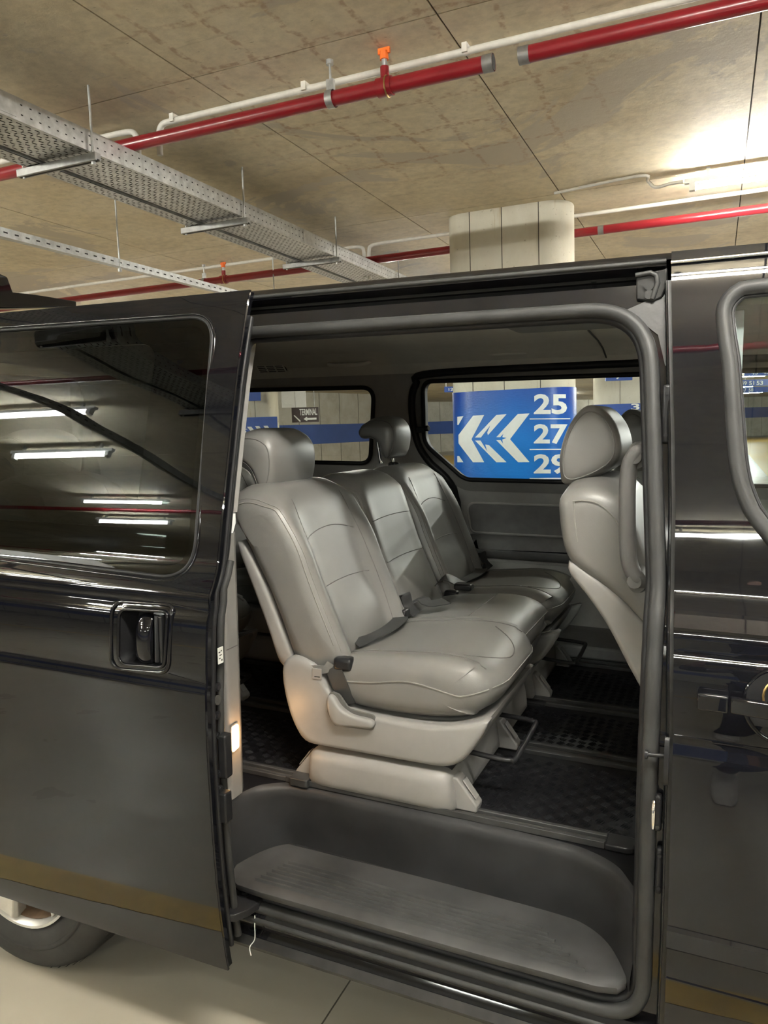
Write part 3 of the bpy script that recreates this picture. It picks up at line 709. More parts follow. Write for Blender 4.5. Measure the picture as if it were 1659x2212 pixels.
def ring(outer, inner, yf): 
    a, b = onsurf(outer, yf), onsurf(inner, yf); n = len(a)
    return a+b, [(i, (i+1) % n, n+(i+1) % n, n+i) for i in range(n)]
vadd('window_border', ring(inset(dwr, .0015), bd, Yn(DO+.0038)), 'black', door, fixn=False)
vadd('window_gasket', tube(onsurf(dwr, Yn(DO+.001)), .0045, 8, closed=True), 'blackrubber', door)
vadd('window_moulding', tube(onsurf(inset(dwr, -.008), Yn(DO+.0005)), .003, 8, closed=True), 'paint', door)
# handle
def extr(poly, yf, t0, t1): return loft([[Vector((x, yf(z)+t0, z)) for x, z in poly], [Vector((x, yf(z)+t1, z)) for x, z in poly]])
pk = [Vector((x, Yp(z)+DO+.004, z)) for x, z in hin]; pk2 = [Vector((-1.172+(x+1.172)*.84, Yp(z)+DO+.05, 1.025+(z-1.025)*.86)) for x, z in hin]
vadd('handle_bowl', loft([pk, [a.lerp(b, .75)+Vector((0, .006, 0)) for a, b in zip(pk, pk2)], pk2], cap=False)[0:2] if False else (pk+pk2, [(i, (i+1) % len(pk), len(pk)+(i+1) % len(pk), len(pk)+i) for i in range(len(pk))]+[tuple(range(len(pk), 2*len(pk)))]), 'black', door)
vadd('handle_surround', join(tube(onsurf(hpoly, Yn(DO-.001)), .0045, 8, closed=True), tube(onsurf(hin, Yn(DO-.001)), .004, 8, closed=True)), 'paint', door)
hd = []
for k in range(9):
    t = k/8; z = 1.080-.118*t; yy = Yp(z)+DO+.012-.016*math.sin(PI*t)**.6
    hd.append([Vector((-1.196, yy+.012, z)), Vector((-1.192, yy, z)), Vector((-1.170, yy-.005, z)), Vector((-1.151, yy, z)), Vector((-1.147, yy+.012, z)), Vector((-1.170, yy+.016, z))])
vadd('door_handle', loft(hd), 'paint', door, ang=60, sub=1)
vadd('pull_post', join(cyl((-1.135, 1.30, .975), (-1.135, 1.305, 1.08), .006, 10), box(-1.126, -1.118, 1.298, 1.318, .975, 1.08)), 'black', door, bev=.002)
# pressed crease lines of the handle band
def crease(x0, z0, x1, z1, off=DO, r=.0022, n=8, par=None, mat='paint', nm='crease'):
    return vadd(nm, tube([(x0+(x1-x0)*i/n, Yp(z0+(z1-z0)*i/n)+off, z0+(z1-z0)*i/n) for i in range(n+1)], r, 6), mat, door if par is None else par)
crease(-1.10, 1.108, XE-.001, 1.098); crease(-1.10, .955, XE-.001, .943)
# door leading edge: return flange, inner frame, seals
zs = [.262+(1.795-.262)*i/60 for i in range(61)]
def vstrip(pts_fn, zs=zs):
    rings = [pts_fn(z) for z in zs]; return loft(rings)
vadd('edge_flange', vstrip(lambda z: [Vector((XE+.001, Yp(z)+DO, z)), Vector((XE+.004, Yp(z)+DO+.002, z)), Vector((XE+.004, Yp(z)+DO+.014, z)), Vector((XE-.012, Yp(z)+DO+.014, z))]), 'paint', door)
zi = [.30+(1.74-.30)*i/50 for i in range(51)]
vadd('inner_frame', vstrip(lambda z: [Vector((XE-.006, Yp(z)+DO+.012, z)), Vector((XE-.014, Yp(z)+DO+.055, z)), Vector((XE-.05, Yp(z)+DO+.075, z)), Vector((XE-.16, Yp(z)+DO+.075, z)), Vector((XE-.16, Yp(z)+DO+.02, z)), Vector((XE-.03, Yp(z)+DO+.012, z))], zi), 'jamb', door)
vadd('edge_seal', tube([(XE-.003, Yp(z)+DO+.030, z) for z in zi], .006, 8), 'blackrubber', door)
vadd('inner_seal', tube([(XE-.010, Yp(z)+DO+.066, z) for z in zi if z < 1.2], .009, 8), 'rubber', door)
dp = roundpoly([(-2.0, .30), (-1.04, .30), (-1.04, 1.12), (-2.0, 1.12)], .04, 4)
vadd('inner_panel', ruled(dp, [], Yn(DO+.075), .01, .05), 'trimgrey', door)
def edge_pt(px, py):
    q = Vp(px, py, 'x', XE-.004); return q
for px, py in ((469, 1484), (469, 1545), (468, 1590), (472, 1672), (474, 1705)):
    q = edge_pt(px, py); vadd('bolt', join(disc(q, (1, 0, 0), .007, .006, 6), disc(q, (1, 0, 0), .010, .003, 12)), 'black', door)
q = edge_pt(468, 1512); vadd('latch_hole', disc(q, (1, 0, 0), .011, .004, 12), 'slot', door)
q = edge_pt(470, 1415); vadd('paper_label', box(q.x+.006, q.x+.008, q.y-.008, q.y+.010, q.z-.018, q.z+.018), 'label', door, smooth=False, label='small white sticker')
for k, (dy, dz_, w_, h_) in enumerate([(-.004, .008, .006, .003), (.003, .010, .004, .003), (0, .001, .008, .002), (-.003, -.006, .005, .002), (.004, -.011, .004, .004)]):
    vadd('print_mark', box(q.x+.008, q.x+.0084, q.y+dy-w_/2, q.y+dy+w_/2, q.z+dz_-h_/2, q.z+dz_+h_/2), 'slot', door, smooth=False)
for py, h_ in ((1630, .05), (1740, .035)):
    q = edge_pt(477, py); vadd('guide_block', box(q.x, q.x+.022, q.y-.012, q.y+.014, q.z-h_, q.z+h_), 'black', door, bev=.004)
# lower roller arm
ap = [Vp(a, b, 'z', .375) for a, b in [(486, 1925), (500, 1918), (535, 1912), (556, 1920), (577, 1931), (560, 1952), (535, 1968), (508, 1979), (488, 1980)]]
arm = vadd('roller_arm', loft([[Vector((p.x, p.y, .36)) for p in ap], [Vector((p.x, p.y, .378)) for p in ap]]), 'black', door, bev=.002)
for a, b in ((529, 1932), (555, 1929)):
    q = Vp(a, b, 'z', .378); vadd('arm_bolt', join(disc((q.x, q.y, .378), (0, 0, 1), .008, .008, 6), disc((q.x, q.y, .378), (0, 0, 1), .013, .003, 16)), 'black', door)

# ---- body side around the opening
OP = roundpoly([(-1.09, 1.722), (-.140, 1.722), (-.098, 1.20), (-.098, .345), (-1.09, .352)], [.05, .14, .0, .10, .06], 12)
OP = [(x, z) for x, z in OP]
side_out = [(-1.2, 1.76), (-.10, 1.76), (-.075, 1.30), (-.064, .95), (-.064, .262), (-1.2, .262)]
OFF = .042
sf = vadd('body_side', ruled(side_out, [dens(OP, .03)], Yn(OFF), .03), 'jamb', ang=50)
sealp = dens(inset(OP, .006), .025)
vadd('door_seal', tube(onsurf(sealp, Yn(OFF-.006)), .0145, 12, closed=True), 'rubber')
vadd('seal_flange', ring(dens(inset(OP, -.004), .03), dens(inset(OP, .03), .03), Yn(OFF+.012)) if False else tube(onsurf(dens(inset(OP, .019), .025), Yn(OFF+.012)), .011, 10, closed=True), 'blackrubber')
# door gap pillar return and its details (between seal and front door)
zj = [.27+(1.76-.27)*i/60 for i in range(61)]
def fx(z):   # rear edge of the front door
    P = [(.0, -.068), (.41, -.068), (.56, -.066), (.95, -.068), (1.10, -.073), (1.18, -.077), (1.34, -.082), (1.46, -.089), (1.59, -.098), (1.73, -.108), (1.80, -.113)]
    for i in range(len(P)-1):
        if z <= P[i+1][0]: return P[i][1]+(P[i+1][1]-P[i][1])*(z-P[i][0])/(P[i+1][0]-P[i][0])
    return P[-1][1]
vadd('jamb_return', vstrip(lambda z: [Vector((fx(z)-.004, Yp(z)+.012, z)), Vector((fx(z)+.03, Yp(z)+.012, z)), Vector((fx(z)+.03, Yp(z)+OFF+.01, z)), Vector((fx(z)-.012, Yp(z)+OFF-.001, z))], zj), 'jambdusty')
vadd('jamb_edge', tube([(fx(z)-.006, Yp(z)+.022, z) for z in zj], .004, 6), 'jamb')
def jx_(px, py, off=.03): return Bp(px, py, off)
for (px, py, h_, w_) in ((1440, 895, .055, .008), (1421, 1755, .035, .007), (1424, 1880, .045, .006)):
    q = jx_(px, py); vadd('catch_plate', box(q.x-w_, q.x+w_, q.y-.006, q.y+.01, q.z-h_, q.z+h_), 'black', bev=.006, seg=3)
    for s in (-1, 1): vadd('catch_screw', disc((q.x, q.y-.006, q.z+s*h_*.7), (0, -1, 0), .0035, .002, 10), 'black')
q = jx_(1421, 1755, .022); vadd('striker', join(tube([(q.x-.006, q.y-.012, q.z-.025), (q.x-.006, q.y-.02, q.z-.02), (q.x-.006, q.y-.02, q.z+.02), (q.x-.006, q.y-.012, q.z+.025)], .0035, 8)), 'chrome')
q = jx_(1402, 1625, .02); vadd('check_pin', join(cyl((q.x-.002, q.y-.01, q.z), (q.x+.028, q.y-.005, q.z), .0035, 10), cyl((q.x-.006, q.y-.01, q.z), (q.x-.001, q.y-.01, q.z), .008, 12)), 'black')
q = jx_(1440, 1645, .015); vadd('check_plate', loft([[Vector((q.x+s, q.y+.012*math.cos(a), q.z+.045*math.sin(a))) for a in [2*PI*k/20 for k in range(20)]] for s in (-.004, .004)]), 'black')
# rail above the opening
rp = [(1.640, 1.818), (1.605, 1.813), (1.588, 1.806), (1.580, 1.798), (1.5825, 1.789), (1.592, 1.786), (1.604, 1.778), (1.634, 1.772), (1.640, 1.764), (1.636, 1.756), (1.612, 1.750), (1.604, 1.742), (1.602, 1.731), (1.596, 1.727), (1.596, 1.720), (1.66, 1.716), (1.68, 1.77)]
XR0, XR1 = -3.0, -.118
nr = 24
vadd('upper_rail', loft([[Vector((XR0+(XR1-XR0)*i/nr, y, z)) for y, z in rp] for i in range(nr+1)]), 'jamb', ang=28)
vadd('rail_lip', tube([(XR0, 1.583, 1.797), (XR1, 1.583, 1.797)], .005, 8), 'rubber')
for px, py in ((668, 692), (712, 690), (752, 688), (773, 687), (827, 687), (882, 680), (954, 677), (990, 672), (1048, 671), (1095, 666), (1140, 662), (1206, 661), (1233, 660), (1262, 659)):
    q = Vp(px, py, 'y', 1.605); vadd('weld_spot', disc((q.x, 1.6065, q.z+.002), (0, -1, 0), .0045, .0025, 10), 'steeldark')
for px in (1281, 1320):
    q = Vp(px, 634, 'y', 1.634); vadd('rail_stud', disc((q.x, 1.636, q.z), (0, -1, 0), .008, .006, 10), 'steeldark')
# corner bracket at the end of the rail
bq = [Vp(a, b, 'y', 1.572) for a, b in [(1372, 592), (1400, 585), (1428, 578), (1440, 574), (1442, 610), (1428, 640), (1408, 650), (1372, 645)]]
br = vadd('corner_bracket', loft([[Vector((p.x, 1.588, p.z)) for p in bq], [Vector((p.x, 1.60, p.z)) for p in bq]]), 'jambdusty', bev=.003)
vadd('bracket_rib', tube([(p.x, 1.586, p.z) for p in [Vp(a, b, 'y', 1.58) for a, b in [(1372, 594), (1405, 588), (1417, 594), (1420, 610), (1408, 645)]]], .005, 8), 'rubber', br)
for a, b in ((1402, 617), (1402, 636)):
    q = Vp(a, b, 'y', 1.584); vadd('rubber_plug', disc((q.x, 1.588, q.z), (0, -1, 0), .009, .004, 16), 'rubber', br)
vadd('pillar_gusset', ruled([(-.19, 1.712), (-.108, 1.745), (-.098, 1.60), (-.112, 1.60), (-.128, 1.66)], [], Yn(OFF-.003), .004), 'jambdusty')
# rocker and lower sill
rk = [(1.418, .352), (1.412, .335), (1.424, .322), (1.428, .300), (1.420, .285), (1.412, .262), (1.420, .252), (1.50, .25), (1.55, .33), (1.50, .352)]
vadd('rocker_sill', loft([[Vector((x, y, z)) for y, z in rk] for x in [-1.45+1.383*i/20 for i in range(21)]]), 'jamb', ang=25)
vadd('sill_step_strip', loft([[Vector((x, 1.408+.002, .258)), Vector((x, 1.404, .270)), Vector((x, 1.418, .284))] for x in (-1.12, -.75, -.35, -.07)], cap=True), 'jambdusty')
vadd('sill_ridge', tube([(-1.06, 1.414, .333), (-.5, 1.414, .331), (-.075, 1.414, .330)], .007, 8), 'rubber')
cb = [Vector((-.975, 1.412, .345)), Vector((-.974, 1.409, .32)), Vector((-.976, 1.410, .285)), Vector((-.985, 1.402, .268)), Vector((-.978, 1.396, .252))]
vadd('loose_thread', tube(catmull(cb, 5), .0012, 5), 'label')
# rear quarter, roof, far side skin (they close the cabin)
arch = [(-1.79+.40*math.cos(a), .30+.40*math.sin(a)) for a in [PI*i/20 for i in range(21)]]
qp = [(-1.13, .27), (-1.39, .27)]+arch+[(-2.19, .27), (-3.2, .30), (-3.2, 1.80), (-1.13, 1.80)]
qw = roundpoly([(-2.95, 1.70), (-1.30, 1.70), (-1.30, 1.25), (-2.95, 1.25)], .06, 6)
vadd('quarter_panel', ruled(qp, [dens(qw, .06)], Yn(0.0), .01, .04), 'paint')
vadd('quarter_glass', ruled(inset(qw, .001), [], Yn(.003), 0, .05), 'glassside', fixn=False)
vadd('wheel_arch_liner', loft([[Vector((x, y, z)) for x, z in arch] for y in (1.38, 1.75)], cap=False), 'blackrubber')
def roofring(x):
    pts = [(1.583, 1.80), (1.60, 1.815), (1.68, 1.829), (1.85, 1.860), (2.1, 1.890), (2.33, 1.90)]
    a = [Vector((x, y, z)) for y, z in pts]; b = [Vector((x, YC2-y, z)) for y, z in reversed(pts[:-1])]
    lo = [Vector((x, YC2-1.66, 1.80)), Vector((x, 1.66, 1.80))]
    return a+b+lo
vadd('roof', loft([roofring(x) for x in [-3.22, -3.0, -2, -1, 0, .6, 1.1]]), 'paint', ang=40)
farw = roundpoly([(-2.32, 1.655), (-1.415, 1.650), (-1.475, 1.313), (-2.32, 1.318)], [.05, .05, .06, .06], 8)
farw2 = roundpoly([(-1.185, 1.668), (.75, 1.672), (.75, 1.25), (-1.03, 1.249), (-1.205, 1.405)], [.05, .05, .05, .09, .09], 8)
fskin = [(-3.2, .27), (1.1, .27), (1.1, 1.80), (-3.2, 1.80)]
vadd('far_body_side', ruled(fskin, [dens(inset(farw, -.02), .08), dens(inset(farw2, -.02), .08)], Yf(0.0), -.01, .05), 'paint')
# ---- front door
fdp = [(fx(1.815), 1.815), (fx(1.73), 1.73), (fx(1.59), 1.59), (fx(1.46), 1.46), (fx(1.34), 1.34), (fx(1.18), 1.18), (fx(1.10), 1.10), (fx(.95), .95), (fx(.56), .56), (-.067, .26), (1.02, .26), (1.02, 1.815)]
fdp = [(x+.003, z) for x, z in fdp]
fwin = [(-.027, 1.690), (-.020, 1.716), (.0, 1.737), (.045, 1.746), (.3, 1.745), (.62, 1.72), (.97, 1.40), (.98, 1.28), (.96, 1.20), (.80, 1.185), (.5, 1.185), (.25, 1.190), (.16, 1.205), (.108, 1.238), (.072, 1.283), (.045, 1.318), (.026, 1.35), (.006, 1.42), (-.012, 1.586), (-.021, 1.64)]
fwin = resample(cat2(fwin, 8, True), 160)
fd = vadd('front_door', ruled(fdp, [dens(fwin, .04)], Yn(0.0), .02), 'paint', ang=50); fd['label'] = 'black closed front door'
def scaled_ring(poly, d0, d1, yf, nm, mat, par, th=0): return vadd(nm, ring(dens(inset(poly, d0), .02) if False else inset(poly, d0), inset(poly, d1), yf), mat, par, fixn=False)
vadd('window_frame', tube(onsurf(inset(fwin, .012), Yn(.004)), .014, 10, closed=True), 'rubber', fd)
vadd('frame_bead', tube(onsurf(inset(fwin, .027), Yn(.008)), .004, 8, closed=True), 'blackrubber', fd)
vadd('window_glass', ruled(inset(fwin, .012), [], Yn(.012), 0, .05), 'glassfront', fd, fixn=False)
# roof drip line over the front door, mouldings
vadd('drip_moulding', tube([(fx(1.8)+.004, 1.572, 1.792), (.4, 1.572, 1.797), (1.02, 1.573, 1.796)], .0035, 8), 'chrome', fd)
mz = [(1.155, 1.138)]
vadd('belt_moulding', loft([[Vector((x, Yp(1.168)-.001, 1.168)), Vector((x, Yp(1.163)-.006, 1.163)), Vector((x, Yp(1.142)-.006, 1.142)), Vector((x, Yp(1.136)-.001, 1.136)), Vector((x, Yp(1.15)+.012, 1.15))] for x in (fx(1.15)+.004, .3, 1.02)]), 'paint', fd, ang=20)
lm = [(.600, -.001), (.594, -.007), (.562, -.009), (.554, -.001)]
vadd('lower_moulding', loft([[Vector((x, Yp(z)+o, z)) for z, o in lm]+[Vector((x, Yp(.575)+.01, .575))] for x in (-.064, .3, 1.02)]), 'paint', fd, ang=20)
crease(-.064, .493, 1.02, .487, 0, .003, par=fd); crease(-.064, .955, 1.02, .950, 0, .002, par=fd); crease(-.07, 1.099, 1.02, 1.095, 0, .002, par=fd)
# exterior handle
YH = Yp(1.03)
bowl = [(.105+.062*math.cos(a), 1.03+.062*math.sin(a)) for a in [2*PI*k/28 for k in range(28)]]
vadd('handle_bowl', join(loft([[Vector((x, YH-.003+(0 if k == 0 else 0), z)) for x, z in ([(.105+(.062-.004*0)*math.cos(a), 1.03+.062*math.sin(a)) for a in [2*PI*j/28 for j in range(28)]])] for k in (0, 1)][:1]*1+[[Vector((.105+.05*math.cos(a), YH-.0015, 1.03+.05*math.sin(a))) for a in [2*PI*j/28 for j in range(28)]]])), 'black', fd)
vadd('handle_bowl_rim', tube([Vector((.105+.062*math.cos(a), Yp(1.03+.062*math.sin(a))-.001, 1.03+.062*math.sin(a))) for a in [2*PI*j/36 for j in range(36)]], .004, 8, closed=True), 'chrome' if False else 'paint', fd)
vadd('handle_end_cap', box(-.029, .0195, YH-.028, YH, 1.014, 1.044), 'paint', fd, bev=.004, seg=3)
vadd('door_handle', loft([[Vector((x, YH-yo, 1.014)), Vector((x, YH-yo-.012, 1.016)), Vector((x, YH-yo-.012, 1.042)), Vector((x, YH-yo, 1.044))] for x, yo in ((.022, .016), (.05, .02), (.09, .024), (.14, .024), (.18, .016))]), 'paint', fd, ang=25, bev=.003)
vadd('lock_recess_ring', tube([Vector((.105+.034*math.cos(a), YH-.004, 1.045+.034*math.sin(a))) for a in [2*PI*j/24 for j in range(24)]], .002, 6, closed=True), 'brass', fd)

# ---- step well
TL = [(-1.075, 1.425), (-1.045, 1.53), (-1.005, 1.592), (-.95, 1.607), (-.75, 1.602), (-.5, 1.597), (-.3, 1.590), (-.235, 1.575), (-.185, 1.535), (-.150, 1.475), (-.130, 1.425)]
UL = [(-1.082, 1.43), (-1.066, 1.51), (-1.038, 1.555), (-.955, 1.592), (-.75, 1.590), (-.5, 1.586), (-.30, 1.578), (-.235, 1.566), (-.175, 1.532), (-.140, 1.480), (-.112, 1.43)]
TLs, ULs = cat2(TL, 5), cat2(UL, 5)
rows = []
for t, zt_, e in ((0, .405, 0), (0, .423, .0), (.03, .432, 0), (.12, .45, 0), (.5, .50, 0), (.85, .555, 0), (.96, .573, .0), (1.0, .581, .008), (1.0, .585, .02)):
    rows.append([Vector((a[0]*(1-t)+b[0]*t, a[1]*(1-t)+b[1]*t+e, zt_)) for a, b in zip(TLs, ULs)])
n = len(rows[0]); gv = [p for r in rows for p in r]; gf = [(i*n+j, i*n+j+1, (i+1)*n+j+1, (i+1)*n+j) for i in range(len(rows)-1) for j in range(n-1)]
vadd('step_well', (gv, gf), 'stepplastic', ang=60)
tp = [(-1.055, 1.432)]+TLs[2:-2]+[(-.142, 1.440), (-.152, 1.424), (-.19, 1.414), (-.40, 1.410), (-.95, 1.410), (-1.02, 1.414)]
tread = vadd('step_tread', loft([[Vector((x, y, .396)) for x, y in tp], [Vector((x, y+(-.004 if y < 1.46 else 0), .401)) for x, y in tp], [Vector((x, y+(-.004 if y < 1.46 else 0), .412)) for x, y in tp], [Vector((x, y+(.006 if y < 1.46 else 0), .419)) for x, y in tp]]), 'tread', ang=40)
for k in range(7):
    y = 1.435+.0155*k; xa_, xb_ = -.985+.006*k, -.215-.018*k
    vadd('tread_rib', loft([[Vector((x, y-.0045, .4185)), Vector((x, y-.002, .4245)), Vector((x, y+.002, .4245)), Vector((x, y+.0045, .4185))] for x in (xa_, xb_)]), 'tread', tread)
vadd('step_underside', join(box(-1.09, -.10, 1.60, 1.62, .25, .42), box(-1.1, -.1, 1.44, 1.62, .24, .25)), 'black', smooth=False)
# ---- cabin floor
fl = vadd('cabin_floor', prism([(-3.1, 1.5), (-1.085, 1.5)]+[(x, y+.019) for x, y in ULs]+[(-.10, 1.5), (1.0, 1.5), (1.0, 3.2), (-3.1, 3.2)], 'z', .555, FZ-.001), 'mat', smooth=False)
def matpiece(y0, y1, nm='floor_mat'):
    r = 6; P = roundpoly([(-2.4, y0), (-.145, y0), (-.145, y1), (-2.4, y1)], [0, .02, .0, 0], 4)
    return vadd(nm, prism(P, 'z', FZ-.001, FZ+.004), 'mat', fl, smooth=False)
def chk(y0, y1, x0, x1, z):
    V, Fc = [], []; s = .028; i = 0
    nx, ny = int((x1-x0)/s), int((y1-y0)/s)
    for a in range(nx):
        for b_ in range(ny):
            cx, cy = x0+s*(a+.5), y0+s*(b_+.5); dirn = (a+b_) % 2
            ang = PI/4+.32 if dirn else -PI/4+.32
            u = Vector((math.cos(ang), math.sin(ang), 0)); w = Vector((-u.y, u.x, 0))
            for k in (-1.5, -.5, .5, 1.5):
                c = Vector((cx, cy, z))+w*(k*.0056); L = .0125-abs(k)*.0012
                q = [c-u*L, c-w*.0019, c+u*L, c+w*.0019]; n = len(V)
                V += q+[c-u*L*.5+Vector((0, 0, .0026)), c+u*L*.5+Vector((0, 0, .0026))]
                Fc += [(n, n+1, n+4), (n+1, n+5, n+4), (n+1, n+2, n+5), (n+2, n+3, n+5), (n+3, n+4, n+5), (n+3, n, n+4)]
    return V, Fc
for y0, y1 in ((1.652, 2.0), (2.075, 2.375), (2.455, 2.82)):
    mt = matpiece(y0, y1)
    vadd('tread_pattern', chk(y0+.015, y1-.015, -1.7, -.16, FZ+.004), 'mat', mt, kind='stuff', smooth=False, fixn=False)
def seat_rail(y, x1=-.18, x0=-2.3, w=.03):
    r = vadd('seat_rail', join(box(x0, x1, y-w, y-w+.012, FZ, FZ+.012), box(x0, x1, y+w-.012, y+w, FZ, FZ+.012), box(x0, x1, y-w, y+w, FZ-.0005, FZ+.003)), 'railgrey', fl, bev=.002)
    vadd('rail_groove', box(x0, x1-.04, y-.007, y+.007, FZ+.003, FZ+.0045), 'slot', r, smooth=False)
    return r
r0 = seat_rail(1.628, -.205, w=.022); seat_rail(2.04); seat_rail(2.415); seat_rail(2.87)
vadd('rail_end_cap', prism(roundpoly([(-.205, 1.600), (-.145, 1.600), (-.142, 1.652), (-.205, 1.652)], [0, .02, .015, 0], 4), 'z', FZ, FZ+.014), 'black', r0, bev=.003)
vadd('scuff_strip', box(-1.0, -.206, 1.603, 1.607, FZ+.0005, FZ+.015), 'railgrey', r0, bev=.001)
vadd('rail_cover', prism(roundpoly([(-.985, 1.592), (-.93, 1.592), (-.93, 1.64), (-.985, 1.64)], .008, 3), 'z', FZ, FZ+.02), 'railgrey', r0, bev=.003)

# ---- far side trim with its windows
ftp = [(-3.1, FZ), (1.0, FZ), (1.0, 1.735), (-3.1, 1.735)]
FI = .06
far = vadd('far_side_trim', ruled(ftp, [dens(farw, .05), dens(farw2, .05)], Yf(FI), .006, .025), 'trimgrey', ang=50)
for w, nm in ((farw, 'rear_quarter_window'), (farw2, 'side_window')):
    wn = vadd(nm, tube(onsurf(dens(w, .05), Yf(FI+.004)), .010, 8, closed=True), 'blackrubber', far)
    vadd('window_reveal', ring(dens(w, .05), dens(inset(w, -.018), .05), Yf(0)) if False else (onsurf(dens(w, .05), Yf(FI))+onsurf(dens(w, .05), Yf(.012)), [(i, (i+1) % len(dens(w, .05)), len(dens(w, .05))+(i+1) % len(dens(w, .05)), len(dens(w, .05))+i) for i in range(len(dens(w, .05)))]), 'blackrubber', wn)
    vadd('glass', ruled(inset(w, -.015), [], Yf(.016), 0, .06), 'glassside' if nm[0] == 'r' else 'glassclear', wn, fixn=False)
fm = inset(farw2, -.045)
vadd('window_surround', ring(dens(inset(farw2, -.006), .05), dens(inset(farw2, -.05), .05), Yf(FI+.005)), 'trimlight', far, fixn=False)
# seal of the far sliding door
sl = [(.7, 1.712), (-.3, 1.712), (-1.12, 1.70), (-1.215, 1.655), (-1.245, 1.56), (-1.235, 1.42), (-1.19, 1.33), (-1.10, 1.24), (-1.075, 1.12), (-1.075, .60)]
vadd('far_door_seal', tube(catmull([Vector((x, Yf(FI+.010)(z), z)) for x, z in sl], 6), .016, 8), 'blackrubber', far)
vadd('window_catch', join(box(-1.215, -1.17, 3.055, 3.085, 1.452, 1.478), cyl((-1.175, 3.06, 1.47), (-1.155, 3.055, 1.472), .013, 12)), 'black', far, bev=.004)
def bulge(poly, d, k=5):
    rings = []
    for i in range(k+1):
        t = i/k; pp = inset(poly, d*.9*(1-math.cos(t*PI/2))); rings.append([Vector((x, Yf(FI)(z)-d*math.sin(t*PI/2), z)) for x, z in pp])
    return loft(rings)
ra = roundpoly([(-1.01, .90), (.9, .89), (.9, 1.005), (-1.035, 1.005)], [.05, .02, .02, .02], 6)
vadd('armrest', bulge(dens(ra, .08), .055), 'trimdark', far, ang=60)
pp = roundpoly([(-1.02, 1.012), (.9, 1.012), (.9, 1.15), (-1.035, 1.145)], [.03, .02, .02, .04], 6)
vadd('door_card_recess', tube(onsurf(dens(pp, .06), Yf(FI+.001)), .006, 8, closed=True), 'trimgrey', far)
vadd('door_card_insert', (lambda g: g)(ruled(pp, [], Yf(FI+.004), .002, .04)), 'trimdark', far)
vadd('lower_door_panel', ruled([(-1.05, .62), (.95, .62), (.95, .885), (-1.0, .885)], [], Yf(FI+.006), .004, .05), 'trimgrey', far)
vadd('sill_trim', box(-1.2, .95, 2.93, 3.25, FZ, FZ+.05), 'trimdark', far, bev=.01)
# headliner
def hl(x):
    pts = [(1.625, 1.712), (1.70, 1.745), (1.85, 1.775), (2.1, 1.793), (2.33, 1.797), (2.6, 1.792), (2.80, 1.780), (2.93, 1.762), (3.03, 1.732), (3.055, 1.722), (3.075, 1.716), (3.085, 1.76), (2.33, 1.81), (1.62, 1.76)]
    return [Vector((x, y, z)) for y, z in pts]
hd_ = vadd('headliner', loft([hl(x) for x in [-3.1, -2.2, -1.4, -.6, .2, 1.0]]), 'headliner', ang=30)
vadd('cantrail_trim', loft([[Vector((x, y, z)) for y, z in ((3.0, 1.742), (3.045, 1.715), (3.085, 1.668), (3.10, 1.70), (3.09, 1.74))] for x in (-3.1, -1, 1.0)]), 'headliner', far, ang=20)
def on_hl(px, py):   # on the sloping side of the lining
    return Vp(px, py, 'y', 2.985)
def grab(x0, x1, y, z, par):
    pts = [(x0, y, z+.006), (x0+.004, y-.02, z-.008), (x0+.03, y-.036, z-.016), ((x0+x1)/2, y-.038, z-.018), (x1-.03, y-.036, z-.016), (x1-.004, y-.02, z-.008), (x1, y, z+.006)]
    g = vadd('grab_handle', tube(catmull(pts, 5), .009, 10), 'roofplastic', par)
    for x in (x0, x1): vadd('handle_cover', box(x-.015, x+.015, y-.012, y+.008, z-.01, z+.012), 'roofplastic', g, bev=.005, seg=3)
for a, b, yy in ((713, 803, 783), (1055, 1150, 757)):
    p, q = on_hl(a, yy), on_hl(b, yy-3); grab(p.x, q.x, 2.985, p.z, hd_)
for a, b, yy, op in ((560, 617, 797, 1), (830, 893, 775, 0), (1195, 1270, 748, 0)):
    p, q = on_hl(a, yy), on_hl(b, yy-2); z = p.z
    v = vadd('air_vent', loft([[Vector((p.x, 2.96, z+.012)), Vector((p.x, 2.992, z-.016)), Vector((p.x, 3.0, z-.01)), Vector((p.x, 2.97, z+.02))], [Vector((q.x, 2.96, z+.012)), Vector((q.x, 2.992, z-.016)), Vector((q.x, 3.0, z-.01)), Vector((q.x, 2.97, z+.02))]]), 'black' if op else 'roofplastic', hd_)
    m_ = 4
    for k in range(m_+1):
        t = k/m_; vadd('vent_louvre', tube([(p.x, 2.958+.032*t, z+.011-.028*t), (q.x, 2.958+.032*t, z+.011-.028*t)], .0022, 6), 'roofplastic', v)
    for k in range(0, 4 if op else 2):
        x = p.x+(q.x-p.x)*k/(3 if op else 1); vadd('vent_fin', tube([(x, 2.957, z+.012), (x, 2.991, z-.017)], .003, 6), 'roofplastic', v)
p = on_hl(1308, 720); vadd('lining_seam', tube([(p.x, y, z) for y, z in ((2.6, 1.790), (2.80, 1.778), (2.93, 1.760), (3.03, 1.730), (3.083, 1.675))], .003, 6), 'seam', hd_)
vadd('dome_lamp', prism(roundpoly([(-.62, 2.2), (-.25, 2.2), (-.25, 2.45), (-.62, 2.45)], .04, 5), 'z', 1.775, 1.795), 'trimlight', hd_, bev=.006)
